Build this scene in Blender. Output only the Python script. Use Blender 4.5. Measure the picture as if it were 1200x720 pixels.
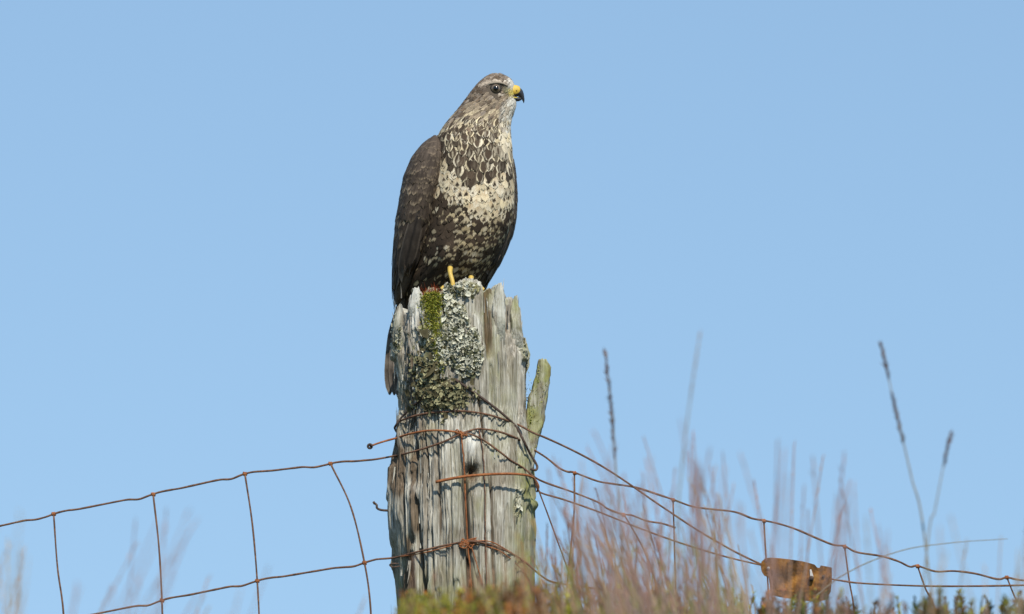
import bpy, math
import numpy as np
from mathutils import Vector, noise as mnoise

for o in list(bpy.data.objects):
    bpy.data.objects.remove(o, do_unlink=True)
scene = bpy.context.scene
COL = scene.collection
R = math.radians
rng = np.random.default_rng(7)

# ------------------------------------------------------------------ camera
S = 0.0014            # metres per photograph pixel at the post
ZT = 0.72             # height of the picture centre at the post (ground there is z = 0)
DIST, PITCH = 9.0, R(6.0)
cam_d = bpy.data.cameras.new('camera')
cam = bpy.data.objects.new('camera', cam_d)
COL.objects.link(cam)
cam.location = (0, -DIST * math.cos(PITCH), ZT - DIST * math.sin(PITCH))
cam.rotation_euler = (R(90) + PITCH, 0, 0)
cam_d.sensor_width = 36
cam_d.lens = 36 * DIST / (1200 * S)
cam_d.clip_end = 20000
cam_d.clip_start = 0.05
cam_d.dof.use_dof = True
cam_d.dof.focus_distance = DIST - 0.06
cam_d.dof.aperture_fstop = 4.2
scene.camera = cam

# ------------------------------------------------------------------ sky, sun, exposure
SUN_AZ, SUN_EL = R(16), R(47)      # right of the camera's back, height
w = bpy.data.worlds.new('World'); scene.world = w
w.use_nodes = True
nt = w.node_tree
bg = nt.nodes['Background']
sky = nt.nodes.new('ShaderNodeTexSky')
sky.sky_type = 'NISHITA'
sky.sun_disc = False
sky.sun_elevation = SUN_EL
sky.sun_rotation = math.pi - SUN_AZ
sky.altitude = 300
sky.air_density = 1.38
sky.dust_density = 0.0
sky.ozone_density = 3.6
# clear hill-top air: the horizon keeps the colour found a little higher up
tcw = nt.nodes.new('ShaderNodeTexCoord'); mpw = nt.nodes.new('ShaderNodeMapping')
mpw.inputs['Scale'].default_value = (1, 1, .5); mpw.inputs['Location'].default_value = (0, 0, .25)
nmw = nt.nodes.new('ShaderNodeVectorMath'); nmw.operation = 'NORMALIZE'
nt.links.new(tcw.outputs['Generated'], mpw.inputs[0]); nt.links.new(mpw.outputs[0], nmw.inputs[0]); nt.links.new(nmw.outputs[0], sky.inputs[0])
tint = nt.nodes.new('ShaderNodeMix'); tint.data_type = 'RGBA'; tint.blend_type = 'MULTIPLY'; tint.inputs[0].default_value = 1
tint.inputs[7].default_value = (1.02, 1.025, .99, 1)
nt.links.new(sky.outputs[0], tint.inputs[6]); nt.links.new(tint.outputs[2], bg.inputs[0])
bg.inputs[1].default_value = 0.136
sd = bpy.data.lights.new('sun', 'SUN')
sd.energy = 4.8; sd.angle = R(0.5); sd.color = (1.0, 0.945, 0.85)
sun = bpy.data.objects.new('sun', sd); COL.objects.link(sun)
to_sun = Vector((math.sin(SUN_AZ) * math.cos(SUN_EL), -math.cos(SUN_AZ) * math.cos(SUN_EL), math.sin(SUN_EL)))
sun.rotation_euler = to_sun.to_track_quat('Z', 'Y').to_euler()
sun.location = (3, -6, 8)
scene.view_settings.view_transform = 'Standard'
scene.view_settings.look = 'None'
scene.view_settings.exposure = 0.1
scene.view_settings.gamma = 1.0

# ------------------------------------------------------------------ helpers
def X(px): return (np.asarray(px, float) - 600) * S
def Z(py): return ZT + (360 - np.asarray(py, float)) * S
def V3(px, py, y=0.0):
    """photo measure -> metres: px/py on the plane of the post, y metres behind it (seen perspective kept)"""
    k = 1 + y / DIST
    zc = cam.location.z + DIST * math.sin(PITCH) * k
    return np.array([(px - 600) * S * k, y, zc + (360 - py) * S * k])

def prop(o, label=None, category=None, group=None, kind=None):
    if label: o['label'] = label
    if category: o['category'] = category
    if group: o['group'] = group
    if kind: o['kind'] = kind
    return o

def empty(name, loc, **k):
    o = bpy.data.objects.new(name, None); COL.objects.link(o)
    o.location = loc; o.empty_display_size = 0.05
    return prop(o, **k)

def wloc(o):
    v = Vector((0, 0, 0))
    while o is not None:
        v = v + o.location; o = o.parent
    return v

def mesh_obj(name, verts, faces, mat, parent=None, smooth=True, col=None, uv=None, **k):
    verts = np.asarray(verts, float)
    if parent is not None:
        verts = verts - np.array(wloc(parent))
    me = bpy.data.meshes.new(name)
    faces = np.asarray(faces) if not isinstance(faces, list) else faces
    if isinstance(faces, np.ndarray):
        n, q = faces.shape
        me.vertices.add(len(verts)); me.vertices.foreach_set('co', verts.astype(np.float32).ravel())
        me.loops.add(n * q); me.loops.foreach_set('vertex_index', faces.astype(np.int32).ravel())
        me.polygons.add(n)
        me.polygons.foreach_set('loop_start', np.arange(0, n * q, q, dtype=np.int32))
        me.polygons.foreach_set('loop_total', np.full(n, q, dtype=np.int32))
        me.update(calc_edges=True)
    else:
        me.from_pydata([tuple(v) for v in verts], [], faces)
    if smooth:
        me.polygons.foreach_set('use_smooth', np.ones(len(me.polygons), dtype=bool))
    if col is not None:
        a = me.attributes.new('Col', 'FLOAT_COLOR', 'POINT')
        col = np.asarray(col); c = np.ones((len(verts), 4), np.float32); c[:, :col.shape[1]] = col
        a.data.foreach_set('color', c.ravel())
    if uv is not None:
        l = me.uv_layers.new(name='UVMap')
        idx = np.empty(len(me.loops), np.int32); me.loops.foreach_get('vertex_index', idx)
        l.data.foreach_set('uv', np.asarray(uv, np.float32)[idx].ravel())
    me.validate()
    me.materials.append(mat)
    o = bpy.data.objects.new(name, me); COL.objects.link(o)
    if parent is not None: o.parent = parent
    return prop(o, **k)

def hsh(i, j, seed):
    n = (i.astype(np.int64) * 374761393 + j.astype(np.int64) * 668265263 + seed * 974634777) & 0x7fffffff
    n = ((n ^ (n >> 13)) * 1274126177) & 0x7fffffff
    return ((n ^ (n >> 16)) & 0xffff) / 65535.0
def vn(x, y, seed=0):
    x = np.asarray(x, float); y = np.asarray(y, float); x, y = np.broadcast_arrays(x, y)
    i = np.floor(x); j = np.floor(y); fx = x - i; fy = y - j
    fx = fx * fx * (3 - 2 * fx); fy = fy * fy * (3 - 2 * fy)
    a = hsh(i, j, seed); b = hsh(i + 1, j, seed); c = hsh(i, j + 1, seed); d = hsh(i + 1, j + 1, seed)
    return (a * (1 - fx) + b * fx) * (1 - fy) + (c * (1 - fx) + d * fx) * fy
def fbm(x, y, seed=0, o=4):
    t = 0; a = .5
    for k in range(o):
        t = t + a * (vn(x * 2 ** k, y * 2 ** k, seed + k * 17) - .5); a *= .5
    return t
def smst(a, b, x):
    t = np.clip((np.asarray(x, float) - a) / (b - a), 0, 1); return t * t * (3 - 2 * t)
def gau(x, y, cx, cy, sx, sy): return np.exp(-((x - cx) / sx) ** 2 - ((y - cy) / sy) ** 2)

def grid_faces(n, m, wrap=False, off=0):
    i = np.arange(n - 1)[:, None]; j = np.arange(m if wrap else m - 1)[None, :]
    j2 = (j + 1) % m
    f = np.stack([i * m + j + 0 * j2, i * m + j2, (i + 1) * m + j2, (i + 1) * m + j + 0 * j2], -1)
    return f.reshape(-1, 4) + off

def catmull(pts, per=8):
    p = np.asarray(pts, float)
    p = np.vstack([2 * p[0] - p[1], p, 2 * p[-1] - p[-2]])
    out = []
    t = np.linspace(0, 1, per, endpoint=False)[:, None]
    for k in range(1, len(p) - 2):
        a, b, c, d = p[k - 1:k + 3]
        out.append(.5 * (2 * b + (c - a) * t + (2 * a - 5 * b + 4 * c - d) * t ** 2 + (3 * b - a - 3 * c + d) * t ** 3))
    out.append(p[-2][None]); return np.vstack(out)

def tube_geo(path, rad, nseg=8, cap=True, flat=None):
    """rings along a path, radius scalar or per point; returns verts, quads"""
    path = np.asarray(path, float); n = len(path)
    rad = np.broadcast_to(np.asarray(rad, float), (n,))
    tan = np.gradient(path, axis=0); tan /= np.linalg.norm(tan, axis=1)[:, None] + 1e-12
    up = np.array([0, 1, 0.02]); 
    if abs(tan[0] @ up) > .9: up = np.array([1, 0, .02])
    nr = up - tan[0] * (up @ tan[0]); nr /= np.linalg.norm(nr)
    vs = []; a = np.linspace(0, 2 * np.pi, nseg, endpoint=False)
    for i in range(n):
        nr = nr - tan[i] * (nr @ tan[i]); nr /= np.linalg.norm(nr) + 1e-12
        b = np.cross(tan[i], nr)
        vs.append(path[i] + rad[i] * (np.cos(a)[:, None] * nr + np.sin(a)[:, None] * b))
    v = np.vstack(vs); f = grid_faces(n, nseg, True)
    if cap:
        v = np.vstack([v, path[:1], path[-1:]])
        c0 = n * nseg; j = np.arange(nseg); j2 = (j + 1) % nseg
        f = np.vstack([f, np.stack([j2, j, j * 0 + c0, j * 0 + c0], -1), np.stack([(n - 1) * nseg + j, (n - 1) * nseg + j2, j * 0 + c0 + 1, j * 0 + c0 + 1], -1)])
    return v, f
def fix(f):
    """quad array that may hold degenerate quads -> list of faces"""
    return [tuple(q) if q[2] != q[3] else tuple(q[:3]) for q in f.tolist()]
def tube(name, path, rad, mat, parent=None, nseg=8, **k):
    v, f = tube_geo(path, rad, nseg); return mesh_obj(name, v, fix(f), mat, parent, **k)
def join_geo(parts):
    vs, fs, o = [], [], 0
    for v, f in parts:
        vs.append(v); fs.append(f + o); o += len(v)
    return np.vstack(vs), np.vstack(fs)

# ------------------------------------------------------------------ materials
def mat(name, rough=.7, spec=.3):
    m = bpy.data.materials.new(name); m.use_nodes = True
    t = m.node_tree; b = t.nodes['Principled BSDF']
    b.inputs['Roughness'].default_value = rough
    b.inputs['Specular IOR Level'].default_value = spec
    return m, t, b
def nd(t, typ, **k):
    n = t.nodes.new(typ)
    for a, v in k.items(): setattr(n, a, v)
    return n
def ramp(t, stops, src=None):
    r = nd(t, 'ShaderNodeValToRGB'); e = r.color_ramp.elements
    while len(e) < len(stops): e.new(.5)
    for q, (p, c) in zip(e, stops): q.position = p; q.color = (*c, 1)
    if src is not None: t.links.new(src, r.inputs[0])
    return r
def noise_node(t, scale, vec=None, detail=4, rough=.55, mapping=None):
    n = nd(t, 'ShaderNodeTexNoise'); n.inputs['Scale'].default_value = scale
    n.inputs['Detail'].default_value = detail; n.inputs['Roughness'].default_value = rough
    tc = nd(t, 'ShaderNodeTexCoord')
    src = tc.outputs['Object']
    if mapping:
        mp = nd(t, 'ShaderNodeMapping'); mp.inputs['Scale'].default_value = mapping
        t.links.new(src, mp.inputs[0]); src = mp.outputs[0]
    t.links.new(src, n.inputs['Vector']); return n
def mixc(t, fac, a, b, mode='MIX'):
    m = nd(t, 'ShaderNodeMix', data_type='RGBA', blend_type=mode)
    for s, v in ((0, fac), (6, a), (7, b)):
        if hasattr(v, 'default_value') or hasattr(v, 'is_linked'): t.links.new(v, m.inputs[s])
        elif s == 0: m.inputs[0].default_value = v
        else: m.inputs[s].default_value = (*v, 1)
    return m.outputs[2]
def bump(t, b, h, strength, dist):
    n = nd(t, 'ShaderNodeBump'); n.inputs['Strength'].default_value = strength; n.inputs['Distance'].default_value = dist
    t.links.new(h, n.inputs['Height']); t.links.new(n.outputs[0], b.inputs['Normal'])
def attr_mat(name, rough, spec, nscale, namt, trans=0.0):
    """colour from the mesh's own colour layer, broken up by fine noise"""
    m, t, b = mat(name, rough, spec)
    a = nd(t, 'ShaderNodeVertexColor', layer_name='Col')
    n = noise_node(t, nscale, detail=3)
    r = ramp(t, [(.3, (1 - namt,) * 3), (.7, (1 + namt,) * 3)], n.outputs['Fac'])
    c = mixc(t, 1.0, a.outputs['Color'], r.outputs[0], 'MULTIPLY')
    t.links.new(c, b.inputs['Base Color'])
    return m, t, b, c

def plain(name, colr, rough=.6, spec=.4, nscale=300, namt=.25, bmp=0):
    m, t, b = mat(name, rough, spec)
    n = noise_node(t, nscale)
    r = ramp(t, [(.25, tuple(np.array(colr) * (1 - namt))), (.75, tuple(np.array(colr) * (1 + namt)))], n.outputs['Fac'])
    t.links.new(r.outputs[0], b.inputs['Base Color'])
    if bmp: bump(t, b, n.outputs['Fac'], bmp, .0006)
    return m

M_feather, t, b, c = attr_mat('feather', .85, .15, 650, .26)
nb = noise_node(t, 900, detail=2); bump(t, b, nb.outputs['Fac'], .35, .0008)
M_flight, t, b, c = attr_mat('flight_feather', .7, .15, 300, .14)
# barbs: fine slanting lines across the vane
wv = nd(t, 'ShaderNodeTexWave'); wv.inputs['Scale'].default_value = 14; wv.inputs['Distortion'].default_value = 2.5
uvn = nd(t, 'ShaderNodeTexCoord'); t.links.new(uvn.outputs['UV'], wv.inputs['Vector'])
bump(t, b, wv.outputs['Fac'], .25, .0006)
M_body = plain('down', (.10, .08, .06), .9, .1, 200, .2)
M_cere = plain('yellow_cere', (.56, .37, .05), .6, .45, 350, .18, .3)
M_leg = plain('yellow_scales', (.52, .35, .07), .5, .4, 420, .22, .6)
M_beak, t, b = mat('beak_horn', .28, .5)
n = noise_node(t, 160); r = ramp(t, [(.3, (.012, .012, .014)), (.8, (.05, .05, .055))], n.outputs['Fac']); t.links.new(r.outputs[0], b.inputs['Base Color'])
M_talon = plain('talon_horn', (.012, .011, .011), .3, .5)
M_nostril = plain('dark_opening', (.015, .01, .006), .8, .1)
M_gape = plain('gape_skin', (.5, .38, .06), .5, .35)

# eye: iris and pupil from the distance to the eye's own axis (object space)
M_eye, t, b = mat('eye_wet', .10, .35)
tc = nd(t, 'ShaderNodeTexCoord'); sp = nd(t, 'ShaderNodeSeparateXYZ'); t.links.new(tc.outputs['Object'], sp.inputs[0])
cx = nd(t, 'ShaderNodeCombineXYZ'); t.links.new(sp.outputs[0], cx.inputs[0]); t.links.new(sp.outputs[2], cx.inputs[2])
ln = nd(t, 'ShaderNodeVectorMath', operation='LENGTH'); t.links.new(cx.outputs[0], ln.inputs[0])
mu = nd(t, 'ShaderNodeMath', operation='MULTIPLY'); mu.inputs[1].default_value = 100; t.links.new(ln.outputs['Value'], mu.inputs[0])
r = ramp(t, [(0, (.004, .004, .004)), (.38, (.004, .004, .004)), (.45, (.10, .075, .05)), (.68, (.17, .13, .09)), (.78, (.015, .012, .009))], mu.outputs[0])
t.links.new(r.outputs[0], b.inputs['Base Color'])
b.inputs['Coat Weight'].default_value = .35; b.inputs['Coat Roughness'].default_value = .12

# weathered wood: Col.r dark brown in splits and patches, Col.g algae green, Col.b bleached
M_wood, t, b = mat('weathered_wood', .88, .15)
a = nd(t, 'ShaderNodeVertexColor', layer_name='Col'); sp = nd(t, 'ShaderNodeSeparateColor'); t.links.new(a.outputs[0], sp.inputs[0])
n1 = noise_node(t, 1, detail=6, rough=.62, mapping=(360, 360, 15))
n2 = noise_node(t, 1, detail=4, rough=.6, mapping=(60, 60, 7))
n3 = noise_node(t, 26, detail=5, rough=.65)
g = ramp(t, [(.28, (.13, .112, .085)), (.40, (.31, .285, .230)), (.54, (.48, .455, .385)), (.70, (.72, .695, .62))], n1.outputs['Fac'])
g2 = ramp(t, [(.3, (.66, .64, .60)), (.7, (1.14, 1.14, 1.12))], n2.outputs['Fac'])
c1 = mixc(t, 1.0, g.outputs[0], g2.outputs[0], 'MULTIPLY')
bl = mixc(t, .72, c1, (.70, .68, .61)); c2 = mixc(t, sp.outputs[2], c1, bl)
gg = ramp(t, [(.35, (.10, .12, .03)), (.65, (.28, .28, .09))], n3.outputs['Fac'])
gm = nd(t, 'ShaderNodeMath', operation='MULTIPLY', use_clamp=True); t.links.new(sp.outputs[1], gm.inputs[0])
gr = ramp(t, [(.38, (0, 0, 0)), (.6, (1, 1, 1))], n3.outputs['Fac']); 
ga = nd(t, 'ShaderNodeMath', operation='ADD'); ga.inputs[1].default_value = .45; t.links.new(gr.outputs[0], ga.inputs[0]); t.links.new(ga.outputs[0], gm.inputs[1])
c3 = mixc(t, gm.outputs[0], c2, gg.outputs[0])
br = ramp(t, [(.3, (.05, .032, .018)), (.7, (.17, .105, .055))], n1.outputs['Fac'])
c4 = mixc(t, sp.outputs[0], c3, br.outputs[0])
n5 = noise_node(t, 420, detail=3, rough=.6); n6 = noise_node(t, 55, detail=3)
lc = ramp(t, [(.32, (.05, .05, .03)), (.46, (.29, .28, .19)), (.58, (.52, .50, .385)), (.75, (.70, .68, .55))], n5.outputs['Fac'])  # darkest stop paints the shaded gaps in the lichen crust
ly_ = ramp(t, [(.42, (1, 1, 1)), (.66, (.62, .58, .36))], n6.outputs['Fac'])
c5 = mixc(t, a.outputs['Alpha'], c4, mixc(t, 1.0, lc.outputs[0], ly_.outputs[0], 'MULTIPLY'))
t.links.new(c5, b.inputs['Base Color'])
bump(t, b, n1.outputs['Fac'], 1.0, .003)

M_lichen, t, b, c = attr_mat('lichen', .95, .05, 700, .22)
M_moss, t, b, c = attr_mat('moss', .9, .1, 500, .25)
M_plant, t, b, c = attr_mat('plant', .7, .2, 60, .2)
# rust
def rust(name, ca, cb, cc, rough=.85):
    m, t, b = mat(name, rough, .3)
    n = noise_node(t, 160, detail=6, rough=.7)
    r = ramp(t, [(.3, ca), (.5, cb), (.72, cc)], n.outputs['Fac']); t.links.new(r.outputs[0], b.inputs['Base Color'])
    n2 = noise_node(t, 900); bump(t, b, n2.outputs['Fac'], .6, .0006)
    return m
M_wire = rust('rusty_wire', (.045, .026, .018), (.13, .066, .038), (.27, .135, .07))
M_rust = rust('orange_rust', (.12, .04, .015), (.26, .09, .03), (.38, .16, .06))
M_dark = rust('dark_wire', (.03, .022, .018), (.075, .05, .038), (.13, .085, .06))
M_plate, t, b = mat('rusty_plate', .85, .25)
n = noise_node(t, 45, detail=7, rough=.7); n2 = noise_node(t, 16, detail=4)
r = ramp(t, [(.32, (.03, .016, .008)), (.46, (.13, .06, .016)), (.56, (.30, .125, .025)), (.72, (.44, .23, .06))], n.outputs['Fac'])
r2 = ramp(t, [(.42, (.10, .085, .03)), (.6, (1, 1, 1))], n2.outputs['Fac'])
t.links.new(mixc(t, .5, r.outputs[0], mixc(t, 1.0, r.outputs[0], r2.outputs[0], 'MULTIPLY')), b.inputs['Base Color'])
bump(t, b, n.outputs['Fac'], 1.0, .004)

# ground
M_ground, t, b = mat('moorland', .95, .1)
n = noise_node(t, 1.4, detail=8, rough=.7); r = ramp(t, [(.3, (.035, .045, .014)), (.5, (.075, .075, .025)), (.7, (.13, .10, .05))], n.outputs['Fac'])
t.links.new(r.outputs[0], b.inputs['Base Color']); bump(t, b, n.outputs['Fac'], 1, .05)

# ------------------------------------------------------------------ ground: a low crest under the fence, falling away on both sides
def ground_z(x, y):
    x = np.asarray(x, float); y = np.asarray(y, float)
    front = np.where(y < 0, .175 * y * smst(0, 3, -y) + .06 * y * (1 - smst(0, 3, -y)), 0)
    front = np.maximum(front, -45 + .002 * y)
    back = np.where(y > 0, -.06 * y - .012 * np.minimum(y, 60) ** 2, 0)
    back = np.maximum(back, -48 - .002 * y)
    side = -.02 * (np.sqrt(x * x + 4) - 2) - .05 * smst(.3, 3, x) + .0 * x
    rough = .05 * fbm(x * .9 + 9, y * .9 + 3, 5, 4) * np.exp(-(np.abs(x) + np.abs(y)) / 400)
    return np.maximum(front + back, -50) + np.maximum(side, -20) + rough
ax = np.sinh(np.linspace(-9.2, 9.2, 181)) * .62
gx, gy = np.meshgrid(ax, ax)
gz = ground_z(gx, gy)
mesh_obj('ground', np.stack([gx, gy, gz], -1).reshape(-1, 3), grid_faces(181, 181), M_ground, kind='structure')

# ------------------------------------------------------------------ fence post
PC = 540.0
rows = np.array([[335, 466, 606], [360, 463, 609], [395, 461, 613], [420, 459, 614], [450, 463, 613], [480, 467, 613], [500, 463, 616], [540, 460, 622],
                 [580, 457, 625], [620, 458, 627], [670, 463, 626], [720, 467, 626], [900, 466, 630]], float)
def post_lr(py):
    return np.interp(py, rows[:, 0], rows[:, 1]), np.interp(py, rows[:, 0], rows[:, 2])
topx = [455, 460, 463, 467, 471, 475, 479, 481, 484, 487, 491, 493.5, 496, 500, 510, 518, 519.5, 522, 527, 531, 535, 541, 546, 555, 562, 565.5, 567, 571, 575, 577.5, 580, 582, 584, 587, 589, 591, 594, 597, 598.5, 601, 605, 607, 609, 612, 615, 620]
topy = [390, 378, 370, 362, 364, 373, 371, 366, 350, 345, 346, 351, 356, 351, 350, 352, 341, 337, 339, 343, 338, 337, 333, 335, 336, 340, 347, 350, 347, 344, 346, 341, 343, 339, 341, 350, 347, 356, 362, 354, 350, 353, 371, 395, 410, 415]
cracks = [  # px0,py0,px1,py1, width px, depth mm
    (571, 335, 574, 432, 4.0, 13), (575, 430, 580, 500, 1.3, 6), (480, 485, 484, 548, 4.0, 26), (484, 540, 497, 730, 2.2, 15), (545, 548, 554, 730, 3.0, 20),
    (561, 470, 569, 530, 1.6, 10), (476, 395, 472, 520, 3.0, 18), (497, 500, 503, 600, 1.5, 10), (519, 340, 521, 380, 1.5, 8), (597, 352, 600, 400, 1.6, 8),
    (493, 375, 497, 470, 2.2, 8), (534, 340, 536, 372, 1.6, 7), (514, 505, 517, 640, 1.3, 8), (528, 520, 533, 720, 1.2, 7), (589, 380, 592, 520, 1.1, 7),
    (606, 400, 607, 560, 1.1, 5), (575, 560, 581, 720, 1.4, 9), (603, 580, 605, 730, 1.4, 8), (470, 560, 476, 730, 1.6, 10), (466, 390, 463, 470, 1.6, 7), (508, 620, 512, 730, 1.4, 6),
    (487, 345, 489, 385, .9, 4), (583, 343, 586, 400, 1.0, 5), (553, 372, 556, 470, .9, 4), (540, 500, 541, 560, 1.1, 5)]
for k in range(70):
    x0 = rng.uniform(460, 622); y0 = rng.uniform(345, 650)
    cracks.append((x0, y0, x0 + rng.normal(2, 2), y0 + rng.uniform(30, 150), rng.uniform(.55, 1.0), rng.uniform(1.5, 4)))
def lich_mask(px, py):
    m = 0
    for (cx_, cy_, sx, sy, k) in ((534, 390, 14, 26, 1), (547, 420, 17, 26, 1), (515, 420, 14, 20, .8), (528, 358, 8, 18, 1), (546, 346, 15, 9, .9), (501, 402, 8, 20, .6), (466, 396, 6, 26, .7), (500, 440, 12, 20, .8), (515, 470, 20, 13, 1), (606, 592, 7, 24, .5), (612, 415, 5, 12, .6)):
        m = np.maximum(m, k * gau(px, py, cx_, cy_, sx, sy))
    return smst(.24, .36, m * (.75 + .55 * vn(px * .18, py * .18, 201)) + .16 * (vn(px * .5, py * .5, 203) - .5))
def post_disp(px, py, front):
    """radial offset (m), brown, on the camera side measured in photo pixels"""
    wob = 3.0 * fbm(py * .02, px * .01, 3, 3) + 1.2 * fbm(py * .08, px * .03, 8, 2)
    q = px + wob
    rg = .36 + .64 * smst(525, 495, px) + .25 * smst(470, 400, py)
    d = .0035 * fbm(q * .055, py * .006, 21, 3) + rg * (.0026 * fbm(q * .22, py * .012, 31, 3) + .0030 * fbm(q * .62, py * .022, 41, 3) - .0022 * smst(.62, .8, vn(q * .9, py * .018, 45)) - .0025 * smst(.68, .82, vn(q * .33, py * .014, 47)))
    d = d + .0022 * fbm(q * .05, py * .05, 51, 4)
    d = d + .0055 * (smst(.44, .5, vn(q * .075, py * .006, 101)) - .5) + .0035 * (smst(.45, .52, vn(q * .16 + 5, py * .011, 103)) - .5)
    d = d - .004 * rg * smst(.72, .8, vn(q * .20, py * .03, 107))
    br = np.zeros_like(px)
    for (x0, y0, x1, y1, wd, dep) in cracks:
        tt = (py - y0) / (y1 - y0)
        xc = x0 + (x1 - x0) * tt
        env = smst(-.02, .12, tt) * smst(1.02, .8, tt)
        pr = np.exp(-((q - xc) / wd) ** 2) * env
        d = d - pr * dep * .001
        if dep > 7: br = np.maximum(br, pr * .9)
    d = d + .007 * gau(px, py, 484, 582, 9, 12) - .003 * gau(px, py, 484, 582, 3, 4)
    d = d + .006 * gau(px, py, 553, 528, 7, 12) - .024 * gau(px, py, 555, 559, 7, 8) - .006 * gau(px, py, 553, 580, 5, 14)
    d = d + .011 * gau(px, py, 630, 592, 9, 7) + .006 * gau(px, py, 618, 418, 6, 12)
    d = d - .010 * gau(px, py, 482, 636, 4, 8) - .004 * gau(px, py, 474, 472, 8, 25)
    d = d + .004 * smst(500, 470, px) * fbm(q * .12, py * .02, 61, 3) * 2
    br = np.maximum(br, gau(px, py, 555, 560, 9, 11) + .5 * gau(px, py, 553, 590, 7, 25)); br = np.maximum(br, gau(px, py, 482, 636, 4, 8))
    br = np.maximum(br, .8 * smst(566, 569, px) * smst(580, 577, px) * smst(440, 400, py) * (vn(q * .5, py * .05, 4) > .3))
    br = np.maximum(br, .85 * smst(.48, .66, vn(q * .16, py * .02, 77)) * smst(515, 485, px) * smst(385, 415, py))
    br = np.maximum(br, .4 * smst(.6, .85, vn(q * .1, py * .025, 91)))
    br = np.maximum(br, .5 * gau(px, py, 552, 650, 9, 60) * smst(.25, .6, vn(q * .35, py * .03, 95)))
    lm = lich_mask(px, py)
    d = d + lm * (.0012 + .0048 * vn(px * .42, py * .42, 211) ** 1.5 + .002 * vn(px * .9, py * .9, 213))
    return d, br * (1 - .8 * lm)
def post_front_y(px, py, disp=True):
    px = np.asarray(px, float); py = np.asarray(py, float)
    l, r = post_lr(py); c = (l + r) / 2; a = (r - l) / 2
    s = np.clip((px - c) / a, -.999, .999)
    y = -np.sqrt(1 - s * s) * a * S * .95
    if disp:
        d, _ = post_disp(px, py, 1); y = y - d * np.sqrt(1 - s * s)
    return y
NT, NZ = 760, 330
th = np.linspace(-np.pi, np.pi, NT, endpoint=False)          # 0 = towards the camera, + = right
l0, r0 = post_lr(np.full(NT, 350.0))
px_top = (l0 + r0) / 2 + (r0 - l0) / 2 * np.sin(th)
front = np.cos(th)
Hf = np.interp(px_top, topx, topy) + 2.2 * (vn(px_top * .9, 3.3, 5) - .5) * 2
Hb = 374 + 9 * fbm(th * 9, th * 0 + 2.2, 9, 3) * 2
H = Hf + (Hb - Hf) * smst(.05, -.35, front)
tt = np.linspace(0, 1, NZ)[:, None]
py = 900 + (H[None, :] - 900) * tt ** .8
l, r = post_lr(py); cxp = (l + r) / 2; ap = (r - l) / 2
pxm = cxp + ap * np.sin(th)[None, :]
# the back takes its relief from mirrored measures, so the whole way round is weathered
pxk = np.where(front[None, :] > 0, pxm, 2 * 900 - pxm)
d, br = post_disp(pxk, py, front)
rad = ap * S + d
vx = X(cxp) + rad * np.sin(th)[None, :]; vy = -rad * .95 * np.cos(th)[None, :]; vz = Z(py)
gre = .62 * smst(585, 622, pxm) * smst(500, 560, py) + .28 * smst(.5, .8, vn(pxm * .05, py * .012, 13)) * smst(520, 600, pxm) \
    + .15 * smst(.62, .85, vn(pxm * .06, py * .03, 15)) + .6 * gau(pxm, py, 572, 380, 6, 45) + .5 * smst(640, 720, py)
whi = gau(pxm, py, 487, 367, 9, 26) * 1.3 + gau(pxm + 3 * vn(py * .3, 0, 3), py, 554, 528, 6, 12) * 1.1 + .5 * gau(pxm, py, 466, 385, 7, 30) + .5 * smst(.55, .8, vn(pxm * .15, py * .01, 19)) * smst(575, 600, pxm) * smst(430, 380, py)
whi = whi + .9 * gau(pxm, py, 484, 578, 5, 6) + .35 * gau(pxm, py, 582, 360, 9, 22)
cols = np.stack([np.clip(br, 0, 1), np.clip(gre, 0, 1), np.clip(whi, 0, 1), lich_mask(pxk, py)], -1)
# broken end grain: rings from the rim inwards
NR = 26
cv, cc = [], []
for k in range(1, NR + 1):
    rr = 1 - k / NR
    e = float(smst(0, .42, k / NR))
    cxr = (l[-1] + r[-1]) / 2
    pxr = cxr + ap[-1] * rr * np.sin(th); yr = -ap[-1] * S * rr * .95 * np.cos(th)
    inner = np.where(pxr < 499, 372.0, np.where(pxr < 567, 342.0, 354.0))
    inner = 342 + (372 - 342) * smst(505, 492, pxr) + 11 * smst(562, 572, pxr)
    inner = inner + (378 - inner) * smst(-.01, .085, yr)
    inner = inner + 6 * fbm(pxr * .22, yr * 300, 71, 3) * 2 * min(1, rr * 3)
    pyr = np.maximum(H, H * (1 - e) + inner * e) if False else H * (1 - e) + inner * e
    cv.append(np.stack([X(pxr) + d[-1] * rr * np.sin(th), yr - d[-1] * rr * np.cos(th), Z(pyr)], -1))
    q = np.zeros((NT, 3)); q[:, 0] = .45 * e; q[:, 1] = .3; q[:, 2] = .6 * (1 - e); cc.append(q)
verts = np.vstack([np.stack([vx, vy, vz], -1).reshape(-1, 3)] + cv)
cols = np.vstack([cols.reshape(-1, 4)] + [np.concatenate([q, np.zeros((NT, 1))], 1) for q in cc])
post = empty('fence_post', (float(X(PC)), 0, 0), label='thick weathered grey timber post with ragged top, bird of prey perched on it', category='fence post')
mesh_obj('timber', verts, grid_faces(NZ + NR, NT, True), M_wood, post, col=cols)

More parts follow.
